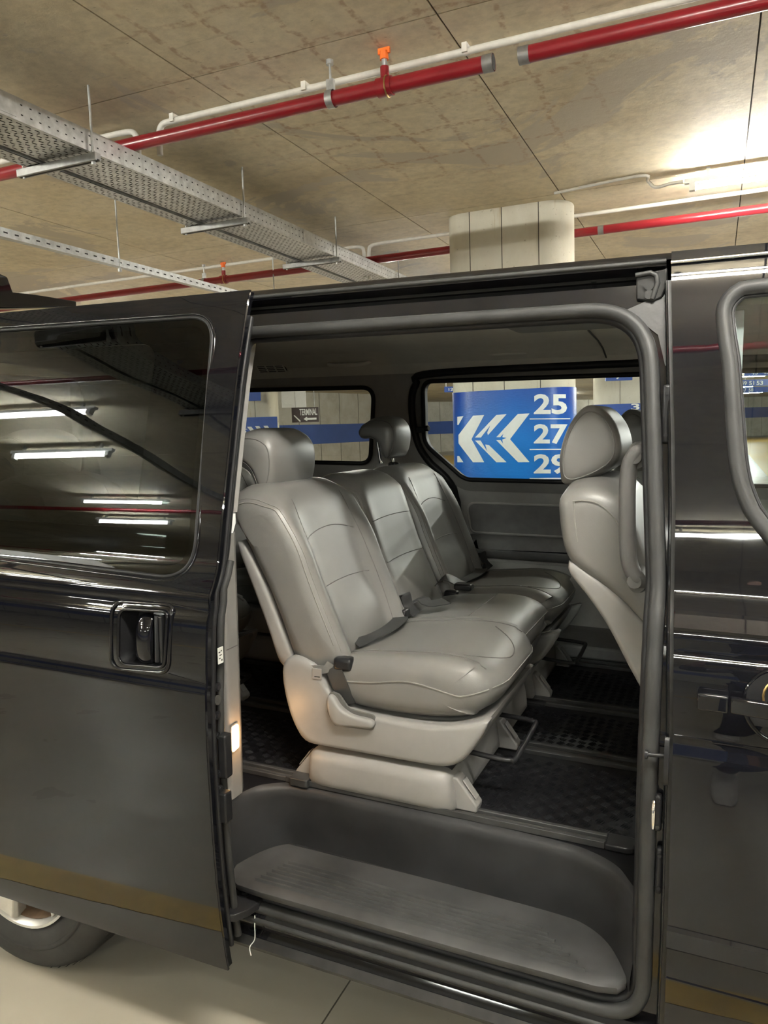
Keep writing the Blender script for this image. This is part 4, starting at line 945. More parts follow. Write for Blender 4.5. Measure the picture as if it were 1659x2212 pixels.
# near side pillar trims
ct = vadd('pillar_trim', prism(roundpoly([(-1.16, 1.462), (-1.070, 1.466), (-1.070, 1.512), (-1.085, 1.54), (-1.16, 1.54)], [0, .012, .012, .012, 0], 4), 'z', FZ, 1.24), 'trimlight', ang=50)
vadd('trim_cap', loft([[Vector((x, y+(.012 if z > 1.25 else 0), z)) for x, y in [(-1.16, 1.464), (-1.071, 1.468), (-1.071, 1.510), (-1.16, 1.53)]] for z in (1.24, 1.262, 1.285)]), 'white', ct)
vadd('upper_pillar_trim', loft([[Vector((x, y+Yp(z)-1.42, z)) for x, y in [(-1.16, 1.475), (-1.085, 1.478), (-1.085, 1.53), (-1.16, 1.55)]] for z in (1.285, 1.45, 1.6, 1.715)]), 'trimgrey', ct)
vadd('trim_joint', box(-1.0702, -1.0694, 1.466, 1.512, .962, .964), 'seam', ct, smooth=False)
q0 = Vp(506, 1592, 'x', -1.069)
lp = roundpoly([(q0.y-.014, q0.z-.034), (q0.y+.013, q0.z-.030), (q0.y+.013, q0.z+.030), (q0.y-.012, q0.z+.030)], .006, 4)
cl = vadd('courtesy_lamp', prism(lp, 'x', -1.070, -1.064), 'warmlamp', ct, label='lit amber courtesy lamp', bev=.001)
vadd('lamp_bezel', tube([(-1.068, a, b) for a, b in inset(lp, -.002)], .0022, 6, closed=True), 'trimlight', ct)
pl = bpy.data.lights.new('courtesy_glow', 'POINT'); pl.energy = .22; pl.color = (1, .55, .22); pl.shadow_soft_size = .02
plo = bpy.data.objects.new('courtesy_glow', pl); C.objects.link(plo); plo.matrix_world = VAN @ Matrix.Translation((-1.045, q0.y, q0.z))
# B pillar inside with the grab handle
vadd('b_pillar_trim', loft([[Vector((x, y+Yp(z)-1.40+.0, z)) for x, y in [(-.112, 1.475), (-.09, 1.46), (.02, 1.46), (.02, 1.53), (-.112, 1.53)]] for z in (FZ, .9, 1.1, 1.3, 1.5, 1.70)]), 'trimgrey', ang=40)
hp = [Vp(a, b, 'y', 1.565) for a, b in [(1388, 975), (1372, 978), (1356, 1000), (1350, 1040), (1349, 1100), (1350, 1180), (1356, 1225), (1372, 1252), (1388, 1262)]]
gh = vadd('grab_handle', tube(catmull([(p.x+.004, 1.575+(.0 if 0 < i < 8 else .01), p.z) for i, p in enumerate(hp)], 5), .0165, 12), 'trimhandle', label='tall grey grab handle')
for a, b in ((1366, 987), (1366, 1256)):
    q = Vp(a, b, 'y', 1.565); vadd('screw_cap', join(disc((q.x+.004, 1.568, q.z), (0, -1, 0), .0145, .008, 20)), 'trimhandle', gh, bev=.001)
    vadd('handle_foot', loft([[Vector((q.x+.008+rr*math.cos(t), yy, q.z+rr*1.3*math.sin(t))) for t in [2*PI*k/20 for k in range(20)]] for rr, yy in ((.018, 1.569), (.023, 1.60))]), 'trimhandle', gh)
# bulkhead behind, windscreen area and dashboard mass in front
vadd('tailgate_frame', join(box(-3.2, -3.1, 1.45, 1.62, .4, 1.75), box(-3.2, -3.1, 3.04, 3.2, .4, 1.75), box(-3.2, -3.1, 1.45, 3.2, .35, 1.15)), 'trimdark', bev=.02)
vadd('tailgate_glass', box(-3.16, -3.155, 1.6, 3.05, 1.15, 1.74), 'glassdark', smooth=False)
vadd('dashboard', join(box(.95, 1.5, 1.5, 3.16, .4, 1.12)), 'trimdark', bev=.05)
tg = [Vp(a, b, 'x', -3.15) for a, b in [(-90, 560), (0, 600), (12, 633), (60, 638), (150, 652), (150, 665), (0, 668), (-90, 668)]]
vadd('rear_spoiler', loft([[Vector((p.x-.04, p.y, p.z)) for p in tg], [Vector((p.x+.05, p.y, p.z)) for p in tg]]), 'paint', bev=.006)
# ---- rear wheel
WX, WZ, WR, WY = -1.79, .293, .345, 1.437
def rev(prof, cx, cz, n=48, arc=None):
    return loft([[Vector((cx+r*math.cos(2*PI*k/n), y, cz+r*math.sin(2*PI*k/n))) for y, r in prof] for k in range(n)], cap=False, closed=True)
def rev2(prof, n=56): 
    g = loft([[Vector((WX+r*math.cos(2*PI*k/n), WY+y, WZ+r*math.sin(2*PI*k/n))) for k in range(n)] for y, r in prof], cap=False); return g
wheel = vadd('rear_wheel', rev2([(.02, .205), (-.002, .225), (-.012, .26), (-.010, .30), (0, .325), (.012, .338), (.03, WR-.001), (.10, WR), (.17, WR-.001), (.19, .335), (.20, .30), (.20, .22)]), 'tyre', label='black tyre')
V, Fc = [], []
for k in range(70):
    a = 2*PI*k/70
    for (y0, y1, da) in ((.02, .085, .03), (.115, .18, -.03)):
        q = [(WX+(WR+.0008)*math.cos(a+s1), WY+yy, WZ+(WR+.0008)*math.sin(a+s1)) for yy, s1 in ((y0, 0), (y1, da), (y1, da+.022), (y0, .022))]
        n = len(V); V += q; Fc.append((n, n+1, n+2, n+3))
vadd('tread_groove', (V, Fc), 'slot', wheel, kind='stuff', smooth=False, fixn=False)
vadd('sidewall_ridge', join(rev2([(-.0125, .262), (-.0145, .265), (-.0145, .272), (-.0125, .275)])), 'tyre', wheel)
vadd('rim', join(rev2([(.03, .196), (.005, .206), (-.006, .214), (-.006, .207), (.004, .200), (.012, .197)])), 'alloy', wheel)
vadd('rim_barrel', rev2([(.012, .196), (.03, .19), (.14, .186)]), 'rust', wheel)
vadd('brake_disc', disc((WX, WY+.10, WZ), (0, 1, 0), .145, .02, 40), 'rust', wheel)
vadd('wheel_back', disc((WX, WY+.135, WZ), (0, 1, 0), .19, .01, 40), 'slot', wheel)
for k in range(5):
    a0 = 2*PI*k/5+PI/2+.28
    def pt(r, da, y): return Vector((WX+r*math.cos(a0+da), WY+y, WZ+r*math.sin(a0+da)))
    rings = []
    for r, hw, y in ((.03, .9, .01), (.06, .52, .006), (.11, .24, .012), (.16, .19, .012), (.20, .26, .004)):
        rings.append([pt(r, -hw, y), pt(r, -hw*.8, y-.012), pt(r, hw*.8, y-.012), pt(r, hw, y), pt(r, hw, y+.03), pt(r, -hw, y+.03)])
    vadd('spoke', loft(rings), 'alloy', wheel, bev=.003)
vadd('hub_cap', disc((WX, WY+.005, WZ), (0, -1, 0), .036, .012, 24), 'alloy', wheel, bev=.004)
vadd('wheel_nut', join(*[disc((WX+.05*math.cos(2*PI*k/6), WY+.005, WZ+.05*math.sin(2*PI*k/6)), (0, -1, 0), .010, .014, 6) for k in range(6)]), 'steel', wheel)

# ================================================================== SEATS
class Pad:
    """an upholstered block: a side profile in (x,z) carried across y0..y1 with rounded ends"""
    def __init__(s, prof, y0, y1, r, disp=None, n=64, k=5, mid=14, smooth=True):
        s.p = resample(cat2(prof, 6, True) if smooth else prof, n); s.y0, s.y1, s.r, s.disp = y0, y1, r, disp
        A = sum(s.p[i-1][0]*s.p[i][1]-s.p[i][0]*s.p[i-1][1] for i in range(n)); sg = -1 if A > 0 else 1
        s.n = []
        for i in range(n):
            t = (Vector(s.p[(i+1) % n])-Vector(s.p[i-1])).normalized(); s.n.append(Vector((-t.y, t.x))*sg)   # outward
        st = []
        for j in range(k+1):
            a = j/k*PI/2; st.append((y0+r*(1-math.cos(a)), r*(1-math.sin(a))))
        for j in range(1, mid): st.append((y0+r+(y1-y0-2*r)*j/mid, 0))
        for j in range(k, -1, -1):
            a = j/k*PI/2; st.append((y1-r*(1-math.cos(a)), r*(1-math.sin(a))))
        s.st = st
        # the outline shrunk in small smoothed steps, so tight corners never cross over
        s.lev = [[Vector(q) for q in s.p]]; s.ds = max(r, .002)/10
        for _ in range(11):
            P = s.lev[-1]; m = len(P); N = []
            for i in range(m):
                t = (P[(i+1) % m]-P[i-1]); t = t.normalized() if t.length > 1e-9 else Vector((1, 0)); N.append(Vector((-t.y, t.x))*sg)
            Q = [P[i]-N[i]*s.ds for i in range(m)]
            for _k in range(2): Q = [Q[i]*.6+(Q[i-1]+Q[(i+1) % m])*.2 for i in range(m)]
            Q = [Vector(q) for q in resample(Q, m)]; s.lev.append(Q)
    def at(s, i, y, ins=None, lift=0.0):
        i %= len(s.p)
        if ins is None:
            d = min(y-s.y0, s.y1-y); ins = 0 if d >= s.r else s.r-math.sqrt(max(0, s.r**2-(s.r-max(d, 0))**2))
        l_ = max(0, ins)/s.ds; k_ = min(int(l_), 10); q = s.lev[k_][i].lerp(s.lev[k_+1][i], l_-k_)+s.n[i]*lift; v = Vector((q.x, y, q.y))
        if s.disp: v = v+s.disp(Vector(s.p[i]), s.n[i], (2*y-s.y0-s.y1)/(s.y1-s.y0))
        return v
    def geo(s): return loft([[s.at(i, y, ins) for i in range(len(s.p))] for y, ins in s.st])
    def nearest(s, x, z): return min(range(len(s.p)), key=lambda i: (s.p[i][0]-x)**2+(s.p[i][1]-z)**2)
    def across(s, x, z, u0, u1, sag=0, k=14, lift=.0006):
        i0 = s.nearest(x, z); c = (s.y0+s.y1)/2; h = (s.y1-s.y0)/2; out = []
        for j in range(k+1):
            u = u0+(u1-u0)*j/k; f = i0+sag*(1-((2*j/k)-1)**2); i = math.floor(f); t = f-i
            out.append(s.at(i, c+h*u, None, lift).lerp(s.at(i+1, c+h*u, None, lift), t))
        return out
    def along(s, a, b, uf, lift=.0006, step=1):
        i0, i1 = s.nearest(*a), s.nearest(*b); n = len(s.p); d = (i1-i0) % n
        rng = [i0+j for j in range(d+1)] if d <= n/2 else [i0-j for j in range((n-d)+1)]
        c = (s.y0+s.y1)/2; h = (s.y1-s.y0)/2
        return [s.at(i, c+h*(uf(j/(len(rng)-1)) if callable(uf) else uf), None, lift) for j, i in enumerate(rng)]
def ribbon(path, w, side, th=.0012):
    P = catmull(path, 5); S = Vector(side).normalized(); rings = []
    for i, p in enumerate(P):
        t = (P[min(i+1, len(P)-1)]-P[max(i-1, 0)]).normalized(); s_ = (S-t*S.dot(t)).normalized(); nn = t.cross(s_)
        rings.append([p-s_*w/2-nn*th, p+s_*w/2-nn*th, p+s_*w/2+nn*th, p-s_*w/2+nn*th])
    return loft(rings)
def sstep(a, b, x): t = max(0, min(1, (x-a)/(b-a))); return t*t*(3-2*t)
BACK = [(-.985, .905), (-1.012, .98), (-1.058, 1.085), (-1.108, 1.175), (-1.150, 1.255), (-1.172, 1.305), (-1.165, 1.330), (-1.12, 1.342), (-1.06, 1.336), (-1.022, 1.30), (-.995, 1.23), (-.965, 1.14), (-.93, 1.055), (-.892, .97), (-.868, .915), (-.872, .880), (-.91, .865), (-.955, .875)]
CUSH = [(-.895, .845), (-.888, .905), (-.82, .932), (-.70, .945), (-.60, .953), (-.525, .947), (-.472, .926), (-.450, .895), (-.456, .862), (-.485, .832), (-.54, .815), (-.62, .803), (-.76, .800), (-.85, .812)]
HEADR = [(-1.222, 1.392), (-1.240, 1.410), (-1.238, 1.435), (-1.212, 1.470), (-1.162, 1.486), (-1.110, 1.480), (-1.084, 1.448), (-1.077, 1.405), (-1.082, 1.358), (-1.096, 1.322), (-1.114, 1.308), (-1.134, 1.332), (-1.150, 1.376), (-1.190, 1.396)]
def cushion_disp(B, F=.0):
    def f(p, n, u):
        a = abs(u)
        d = Vector((0, 0, 0))
        if n.y > .2: d += Vector((0, 0, -B*(1-sstep(.45, .85, a))+0*F)) * min(1, (n.y-.2)*2)
        if n.x > 0 and p.x > -.5: d += Vector((-.026*sstep(.5, 1, a)*min(1, n.x+.3), 0, 0))
        if p.x > -.5: d += Vector((-.0, 0, 0))
        return d
    return f
def back_disp(B):
    def f(p, n, u):
        a = abs(u); d = Vector((0, 0, 0))
        if n.x > 0:
            hgt = sstep(1.34, 1.15, p.y); low = sstep(.86, .98, p.y)
            d += Vector((B*(sstep(.52, .82, a)-sstep(.88, 1.0, a)*.3)*hgt+(.012 if B < .01 else 0), 0, 0))*min(1, n.x*1.5)
            d += Vector((.010*math.sin(max(0, min(1, (p.y-.9)/.16))*PI)*(1-sstep(.4, .7, a)), 0, 0))
        if p.y > 1.28: d += Vector((0, 0, -.028*sstep(.55, 1.0, a)*sstep(1.28, 1.34, p.y)))
        return d
    return f
def make_seat(yc, w, label, raise_=0.0, hr=True, belt=1, dx=0.0, group=None, middle=False, fs=0.0, hs=1.0, hdx=0.0):
    y0, y1 = yc-w/2, yc+w/2
    S = thing('passenger_seat', (-.74+dx, yc, FZ+.02), label, 'seat', group, fr=VAN)
    sh = Matrix.Translation(Vector((dx, 0, 0)))
    def a(name, geo, mat, par=None, **k): return add(name, ([sh @ Vector(v) for v in geo[0]], geo[1]), mat, S if par is None else par, **k)
    bk_ = Pad(BACK, y0, y1, .038, back_disp(.040 if not middle else .004)); CU = [(x+fs*max(0, x+.89)/.455, z-(.012 if middle else 0)) for x, z in CUSH]; cu = Pad(CU, y0-.004, y1+.002, .045 if not middle else .022, cushion_disp(.010 if not middle else .0))
    b = a('backrest', bk_.geo(), 'leather', ang=60); c = a('cushion', cu.geo(), 'leather', ang=60)
    ub = .60 if not middle else .97
    a('seam', tube(bk_.across(-.985, 1.20, -ub, ub, -1.2 if not middle else -.4), .0012, 6), 'seam', b)
    a('seam', tube(bk_.across(-.935, 1.065, -ub, ub, -.4), .0012, 6), 'seam', b)
    for s in (-1, 1):
        if not middle: a('seam', tube(bk_.along((-1.02, 1.315), (-.872, .90), lambda t: s*(.60+.08*math.sin(t*PI*.9))), .0011, 6), 'seam', b)
        a('stitching', tube([bk_.at(i, yc+s*(w/2-.010), None, .0006) for i in range(bk_.nearest(-1.142, 1.31), bk_.nearest(-.868, .90))], .0016, 6), 'stitch', b)
        a('stitching', tube([bk_.at(i, yc+s*(w/2-.017), None, .0003) for i in range(bk_.nearest(-1.142, 1.31), bk_.nearest(-.868, .90))], .0010, 6), 'stitch', b)
    # back shell
    shell = [(-.985, .875), (-1.025, .883), (-1.060, .975), (-1.105, 1.085), (-1.142, 1.17), (-1.145, 1.20), (-1.11, 1.17), (-1.06, 1.08), (-1.01, .965), (-.98, .90)]
    a('back_shell', Pad(shell, y0+.012, y1-.012, .012, None, 48, 4, 6).geo(), 'plastic', ang=50)
    if not middle: a('cover_flap', ribbon([(-.975, y0-.0, .905), (-.93, y0-.004, .893), (-.885, y0-.004, .895), (-.870, y0, .912)], .02, (.2, 0, 1), .003), 'leather', b)
    # cushion seams
    pipe_ = [(-.84, .872), (-.76, .878), (-.66, .893), (-.55, .905), (-.47, .910), (-.425, .908)]
    pts = []
    for x, z in pipe_:
        pts.append(Vector((x, y0-.006, z)))
    FX = -.450+fs; front = cu.across(FX, .893, -.93, .93, 0)
    for s in (-1, 1):
        side_ = [Vector((x, (y0-.005) if s < 0 else (y1+.003), z)) for x, z in pipe_]
        e = front[0] if s < 0 else front[-1]
        i_ = cu.nearest(FX, .893); yb_ = cu.y0 if s < 0 else cu.y1
        cor = [cu.at(i_, yb_-s*dd, None, .0008) for dd in (.0, .002, .008, .018, .030)]
        a('stitching', tube(catmull([q for q in side_ if q.x < cor[0].x-.02]+cor+[e], 4), .0018, 6), 'stitch', c)
    a('front_piping', tube(front, .0018, 6), 'stitch', c)
    if not middle:
        a('seam', tube(cu.across(-.56+fs, .953, -.62, .62, 5.5), .0015, 6), 'seam', c)
        for s in (-1, 1): a('seam', tube(cu.along((-.87, .91), (-.47+fs, .935), lambda t: s*(.66+.10*t)), .0014, 6), 'seam', c)
    else:
        a('seam', tube(cu.across(-.62+fs, .953, -.95, .95, 0), .0014, 6), 'seam', c)
    # headrest
    if hr:
        z_ = raise_; hw_ = .126 if not raise_ else .098
        hz0 = 1.41; H = Pad([(-1.145+(x+1.145)*hs+hdx, hz0+(z-hz0)*hs+z_) for x, z in HEADR], yc-hw_-.01*(hs < 1), yc+hw_-.01*(hs < 1), .026, lambda p, n, u: Vector((-.012*u*u, 0, -.018*sstep(.4, 1, abs(u))*max(0, n.y))))
        h = a('headrest', H.geo(), 'leather', ang=60)
        for s in (-1, 1):
            a('stitching', tube([H.at(i, yc+s*(hw_-.006), None, .0006) for i in range(64)], .0014, 6, closed=True), 'seam', h)
            a('headrest_rod', cyl((-1.160, yc+s*.056, 1.32), (-1.180, yc+s*.056, 1.40+z_), .006, 12), 'chrome', h)
            a('rod_sleeve', loft([[Vector((-1.160+rr*1.2*math.cos(t), yc+s*.056+rr*math.sin(t), zz)) for t in [2*PI*k/18 for k in range(18)]] for rr, zz in ((.018, 1.330), (.018, 1.343), (.012, 1.348))]), 'plastic' if s < 0 else 'black', h)
    # base
    arm = [(-1.006, .87), (-1.0, .90), (-.975, .918), (-.945, .918), (-.912, .902), (-.890, .872), (-.868, .838), (-.835, .812), (-.79, .799), (-.65, .794), (-.56, .802), (-.495, .820), (-.468, .828), (-.474, .805), (-.490, .775), (-.516, .735), (-.542, .712), (-.575, .700), (-.65, .698), (-.80, .697), (-.92, .697), (-.948, .704), (-.968, .730), (-.985, .765), (-1.0, .82)]
    pan = [(-.93, .80), (-.76, .795), (-.6, .795), (-.52, .806), (-.470, .823), (-.478, .80), (-.492, .77), (-.516, .735), (-.545, .712), (-.6, .70), (-.8, .698), (-.90, .699), (-.945, .72), (-.965, .76)]
    if not middle:
        P_ = Pad(arm, y0-.012, y0+.040, .012, None, 110, 4, 3); sc = a('side_cover', P_.geo(), 'plastic', ang=50)
        a('far_side_cover', Pad(arm, y1-.036, y1+.008, .012, None, 110, 4, 3).geo(), 'plastic', ang=50) if False else a('side_cover', Pad(arm, y1-.036, y1+.008, .012, None, 110, 4, 3).geo(), 'plastic', ang=50)
        a('cushion_pan', Pad([(x+fs*1.0, z) for x, z in pan], y0+.01, y1-.01, .012, None, 70, 3, 4).geo(), 'plastic', ang=50)
        # recliner lever in its pocket
        pock = roundpoly([(-.868, .845), (-.842, .840), (-.815, .806), (-.745, .800), (-.748, .762), (-.855, .758), (-.875, .79)], .012, 4)
        a('lever_pocket', prism([(x, z) for x, z in pock], 'y', y0-.0125, y0-.006), 'seam', sc)
        lev = cat2([(-.865, .838), (-.850, .834), (-.832, .812), (-.800, .796), (-.750, .791), (-.749, .772), (-.80, .768), (-.845, .764), (-.862, .785), (-.870, .815)], 4, True)
        L_ = Pad(lev, y0-.030, y0-.004, .008, None, 60, 3, 2, smooth=False); a('recline_lever', L_.geo(), 'plastic', ang=50)
        a('belt_slot', join(box(-.915, -.888, y0-.014, y0-.011, .870, .898)), 'plastic', sc, bev=.001)
        a('slot_mark', box(-.908, -.893, y0-.0148, y0-.0138, .876, .8785), 'slot', sc, smooth=False)
    else:
        a('cushion_pan', Pad([(x+fs*1.0, z) for x, z in pan], y0+.01, y1-.01, .012, None, 70, 3, 4).geo(), 'trimdark', ang=50)
    pl_ = [(-.940, .586), (-.936, .66), (-.928, .682), (-.75, .685), (-.58, .685), (-.560, .678), (-.553, .64), (-.546, .586)]
    a('base_plinth', Pad(roundpoly(pl_, .008, 3), y0-.020, y1-.004, .028, None, 60, 5, 4, smooth=False).geo(), 'plastic', ang=45) if not middle else a('base_plinth', Pad(roundpoly(pl_, .008, 3), y0+.06, y1-.06, .028, None, 60, 5, 4, smooth=False).geo(), 'trimgrey', ang=45)
    a('dark_gap', box(-.925, -.565, y0+.03, y1-.03, .675, .705), 'black', smooth=False)  # black box stands in for the dark gap between pan and plinth
    if not middle:
        for yy, in ((y0+.016,), (y1-.056,)):
            for sx, x0_, mx in ((1, -.560, 1), (-1, -.925, -1)):
                ft = [(x0_-.01*sx, .668), (x0_+.012*sx, .668), (x0_+.062*sx, .606), (x0_+.060*sx, .590), (x0_-.01*sx, .590)]
                f_ = a('base_foot', prism(ft, 'y', yy, yy+.042), 'plastic', bev=.004, seg=3)
                cp = [(x0_+.022*sx, .6585), (x0_+.054*sx, .6185), (x0_+.057*sx, .6195), (x0_+.025*sx, .6615)]
                a('bolt_cap', prism(cp, 'y', yy+.009, yy+.033), 'plastic', f_, bev=.002)
        bar = [(-.56, y0+.10, .700), (-.47, y0+.10, .694), (-.444, y0+.105, .693), (-.434, y0+.125, .693), (-.434, y1-.125, .700), (-.444, y1-.105, .702), (-.48, y1-.10, .704), (-.56, y1-.10, .706)]
        a('slide_bar', tube(catmull(bar, 4), .0065, 10), 'black')
    for yy in (y0+.018, y1-.052): a('runner', box(-.98, -.50, yy, yy+.034, .588, .597), 'black', smooth=False)
    # belts
    if belt:
        a('belt_webbing', ribbon([(-.862, y0-.001, .902), (-.852, y0-.006, .885), (-.838, y0-.006, .855), (-.826, y0+.004, .812)], .042, (1, 0, .3)), 'web')
        a('belt_buckle', join(box(-.862, -.812, y0-.006, y0+.030, .895, .928)), 'black', bev=.009, seg=3)
        a('lap_belt', ribbon([(-.865, y0+.13, .925), (-.835, y0+.17, .937), (-.825, y0+.25, .939), (-.83, y0+.34, .941), (-.85, y1-.05, .935)], .045, (1, 0, .05)), 'web')
        a('belt_tongue', box(-.875, -.835, y1-.045, y1-.005, .925, .955), 'black', bev=.006)
        a('belt_webbing', ribbon([(-.875, y1+.012, .95), (-.86, y1+.01, .99), (-.85, y1+.014, .955), (-.825, y1+.015, .93)], .045, (.3, 1, 0)), 'web')
    else:
        a('belt_webbing', ribbon([(-.88, y1-.03, .95), (-.84, y1-.05, .985), (-.80, y1-.02, .965), (-.76, y1-.05, .955)], .045, (0, 1, .2)), 'web')
        a('belt_buckle', box(-.80, -.74, y1-.075, y1-.035, .950, .972), 'black', bev=.006)
        a('lap_belt', ribbon([(-.87, y0+.04, .945), (-.83, y0+.07, .965), (-.80, y0+.05, .957), (-.76, y0+.10, .957)], .045, (0, 1, .1)), 'web')
    return S
make_seat(1.838, .445, 'grey leather seat nearest the open door, second row')
make_seat(2.238, .355, 'narrow middle grey leather seat without a headrest, second row', hr=False, belt=0, middle=True, fs=-.05)
make_seat(2.635, .425, 'grey leather seat by the far side window with raised headrest, second row', raise_=.045, fs=-.03, hs=.86)
make_seat(1.86, .445, 'grey leather seat in the shade behind the near second row seat', dx=-.92)
make_seat(2.66, .445, 'grey leather seat in the shade behind the far second row seat', dx=-.92)

# front row
def front_seat(y0, w, label):
    y1 = y0+w; yc = (y0+y1)/2
    S = thing('front_seat', (-.05, yc, FZ), label, 'seat', fr=VAN)
    fb = [(-.296, 1.185), (-.318, 1.225), (-.330, 1.30), (-.328, 1.345), (-.305, 1.368), (-.245, 1.372), (-.20, 1.345), (-.165, 1.27), (-.12, 1.14), (-.06, 1.0), (-.03, .93), (-.06, .90), (-.10, .98), (-.155, 1.075), (-.22, 1.135), (-.265, 1.165)]
    P_ = Pad(fb, y0, y1, .030, lambda p, n, u: Vector((0, 0, -.02*sstep(.5, 1, abs(u))*sstep(1.3, 1.37, p.y))), 90); b = add('backrest', P_.geo(), 'leather', S, ang=60)
    for s, yy in ((-1, y0+.006), (1, y1-.006)):
        add('stitching', tube([(x, yy-.0062 if s < 0 else yy+.0062, z) for x, z in cat2([(-.296, 1.328), (-.27, 1.330), (-.24, 1.322), (-.21, 1.295), (-.19, 1.26)], 5)], .0014, 6), 'stitch', b)
        add('stitching', tube([(x, yy-.0062 if s < 0 else yy+.0062, z) for x, z in cat2([(-.294, 1.328), (-.292, 1.29), (-.285, 1.24)], 5)], .0010, 6), 'stitch', b)
    sh = [(-.306, 1.195), (-.302, 1.165), (-.270, 1.128), (-.222, 1.062), (-.175, .975), (-.149, .93), (-.08, .80), (.0, .74), (.08, .80), (.02, .95), (-.05, 1.02), (-.135, 1.07), (-.20, 1.132), (-.26, 1.172)]
    add('back_shell', Pad(sh, y0+.006, y1-.006, .014, None, 70, 4, 6).geo(), 'plastic', S, ang=50)
    add('cushion', Pad([(x+.87, z-.03) for x, z in CUSH], y0, y1, .04, cushion_disp(.01)).geo(), 'leather', S, ang=60)
    add('base_plinth', Pad([(-.03, FZ), (-.02, .76), (.36, .77), (.38, FZ)], y0+.03, y1-.03, .02, None, 40, 3, 3, smooth=False).geo(), 'trimdark', S, ang=45)
    hp_ = [(-.350, 1.385), (-.351, 1.42), (-.340, 1.468), (-.318, 1.510), (-.290, 1.533), (-.258, 1.525), (-.228, 1.490), (-.214, 1.445), (-.220, 1.410), (-.245, 1.385), (-.285, 1.364), (-.325, 1.352), (-.345, 1.358)]
    H = Pad(hp_, yc-.13, yc+.13, .030, lambda p, n, u: Vector((0, 0, 0)), 60); h = add('headrest', H.geo(), 'leather', S, ang=60)
    for s in (-1, 1):
        add('stitching', tube([H.at(i, yc+s*.124, None, .0008) for i in range(60)], .0020, 6, closed=True), 'seam', h)
        add('headrest_rod', cyl((-.275, yc+s*.065, 1.34), (-.29, yc+s*.065, 1.40), .006, 12), 'chrome', h)
        add('rod_sleeve', disc((-.275, yc+s*.065, 1.366), (0, 0, 1), .018, .008, 18), 'plastic', h)
    return S
front_seat(1.655, .46, 'front row seat back beside the open door, large headrest edge on')
front_seat(2.46, .46, 'front row seat on the far side, dark headrest beyond the near one')

# ================================================================== THE PHOTOGRAPHER (seen mirrored in the paintwork)
def skinfig(name, verts, edges, radii, mat, parent, root=0, sub=2):
    me = bpy.data.meshes.new(name); mw, fr = ROOT[parent.name]; inv = mw.inverted()
    me.from_pydata([inv @ Vector(v) for v in verts], edges, []); o = bpy.data.objects.new(name, me); C.objects.link(o); o.parent = parent; ROOT[o.name] = ROOT[parent.name]
    m = o.modifiers.new('skin', 'SKIN'); m.use_smooth_shade = True
    if not me.skin_vertices: 
        me.skin_vertices.new() if hasattr(me.skin_vertices, 'new') else None
    sk = me.skin_vertices[0].data
    for i, r in enumerate(radii): sk[i].radius = (r, r) if not isinstance(r, tuple) else r; sk[i].use_root = (i == root)
    s = o.modifiers.new('subdivision', 'SUBSURF'); s.levels = sub; s.render_levels = sub
    me.materials.append(MAT[mat]); return o
per = thing('person', (.18, -.55, 0), 'bearded man in navy trousers and white shoes holding a phone, mirrored in front door', 'person')
hx, hy, hz = .26, -.40, 1.60
bv = [(.20, -.62, .95), (.19, -.60, 1.10), (.19, -.55, 1.28), (.20, -.50, 1.42), (.22, -.46, 1.48), (.24, -.42, 1.545), (hx, hy+.01, hz+.02), (hx, hy, hz+.10),
      (.03, -.52, 1.42), (-.10, -.36, 1.24), (-.08, -.14, 1.40), (-.065, -.085, 1.46),
      (.37, -.50, 1.42), (.44, -.34, 1.24), (.22, -.15, 1.38), (.13, -.085, 1.45),
      (.10, -.62, .90), (.06, -.50, .50), (.0, -.66, .10), (.30, -.64, .90), (.30, -.54, .50), (.26, -.80, .10)]
be = [(0, 1), (1, 2), (2, 3), (3, 4), (4, 5), (5, 6), (6, 7), (3, 8), (8, 9), (9, 10), (10, 11), (3, 12), (12, 13), (13, 14), (14, 15), (0, 16), (16, 17), (17, 18), (0, 19), (19, 20), (20, 21)]
br_ = [.13, .12, .135, .13, .065, .055, .078, .07, .06, .042, .032, .026, .06, .042, .032, .026, .085, .058, .036, .085, .058, .036]
skinfig('body', bv, be, br_, 'skinp', per)
skinfig('jacket', bv[:4]+[(.21, -.48, 1.46)]+bv[8:11]+bv[12:15], [(0, 1), (1, 2), (2, 3), (3, 4), (3, 5), (5, 6), (6, 7), (3, 8), (8, 9), (9, 10)], [.145, .14, .15, .145, .08, .072, .055, .045, .072, .055, .045], 'jacket', per)
skinfig('trousers', [(.20, -.62, .93)]+bv[16:19]+bv[19:22], [(0, 1), (1, 2), (2, 3), (0, 4), (4, 5), (5, 6)], [.14, .10, .078, .068, .10, .078, .068], 'jeans', per)
for x, y in ((.0, -.64), (.26, -.78)):
    s_ = cat2([(-.13+0, 0), (-.13, .05), (-.08, .095), (-.02, .085), (.06, .06), (.13, .05), (.155, .025), (.15, 0)], 4, True)
    gp = Pad([(a, b_) for a, b_ in s_], -.05, .05, .025, None, 40, 4, 3, smooth=False).geo()
    add('shoe', ([Vector((x+v.y-.25*v.x*0, y+.03+v.x, v.z)) for v in gp[0]], gp[1]), 'shoe', per)
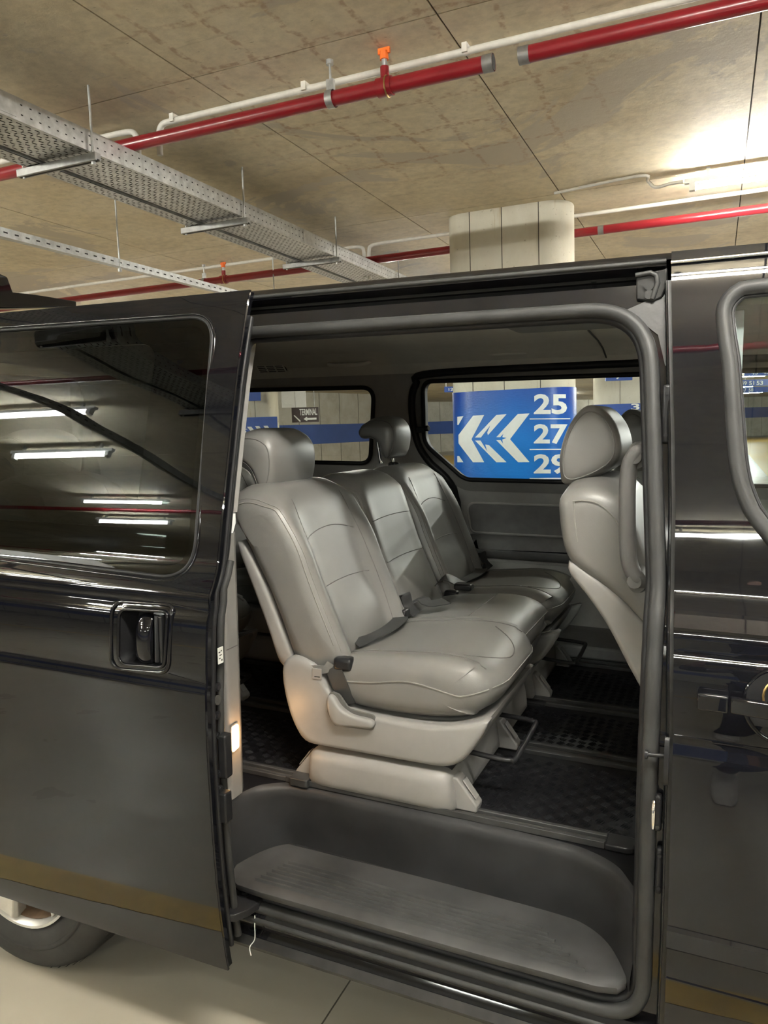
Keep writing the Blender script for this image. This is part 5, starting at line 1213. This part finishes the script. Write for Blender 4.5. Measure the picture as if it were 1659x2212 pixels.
# head details
hv = [(hx, hy+.0, hz-.035), (hx, hy+.015, hz+.0), (hx, hy-.005, hz+.06), (hx, hy-.01, hz+.11)]
skinfig('head', hv, [(0, 1), (1, 2), (2, 3)], [.045, (.062, .072), (.075, .09), .062], 'skinp', per)
add('nose', tube([(hx, hy+.085, hz+.05), (hx, hy+.105, hz+.015), (hx, hy+.088, hz+.008)], [.008, .013, .010], 8), 'skinp', per)
for s in (-1, 1):
    add('eye', disc((hx+s*.03, hy+.075, hz+.045), (0, 1, 0), .012, .006, 12), 'hair', per)
    add('ear', tube([(hx+s*.078, hy-.005, hz+.05), (hx+s*.086, hy-.01, hz+.03), (hx+s*.076, hy, hz+.0)], [.008, .012, .006], 8), 'skinp', per)
skinfig('hair', [(hx, hy-.05, hz+.04), (hx, hy-.035, hz+.10), (hx, hy+.02, hz+.135)], [(0, 1), (1, 2)], [.065, .078, .055], 'hair', per)
skinfig('beard', [(hx, hy+.045, hz-.045), (hx, hy+.055, hz-.03)], [(0, 1)], [.042, .038], 'hair', per)
for hxx, s in ((-.065, 1), (.13, -1)):
    pal = (hxx, -.06, 1.475)
    for k in range(4):
        z = 1.515-.021*k; L_ = (.052, .058, .054, .044)[k]
        skinfig('finger', [(hxx-s*.01, -.055, z-.015), (hxx+s*.008, -.028, z), (hxx+s*.03, -.022, z), (hxx+s*(.03+L_*.4), -.024, z)], [(0, 1), (1, 2), (2, 3)], [.011, .009, .0085, .007], 'skinp', per, sub=1)
    skinfig('thumb', [(hxx-s*.005, -.075, 1.455), (hxx+s*.015, -.05, 1.448), (hxx+s*.04, -.032, 1.462)], [(0, 1), (1, 2)], [.013, .010, .009], 'skinp', per, sub=1)
    skinfig('palm', [(hxx-s*.005, -.085, 1.458), (hxx-s*.002, -.055, 1.485)], [(0, 1)], [(.024, .018), (.03, .016)], 'skinp', per, sub=1)
add('phone', prism(roundpoly([(-.045, 1.44), (.112, 1.44), (.112, 1.516), (-.045, 1.516)], .01, 4), 'y', -.019, -.010), 'black', label='black phone held sideways by the photographer', cat='phone', bev=.002)
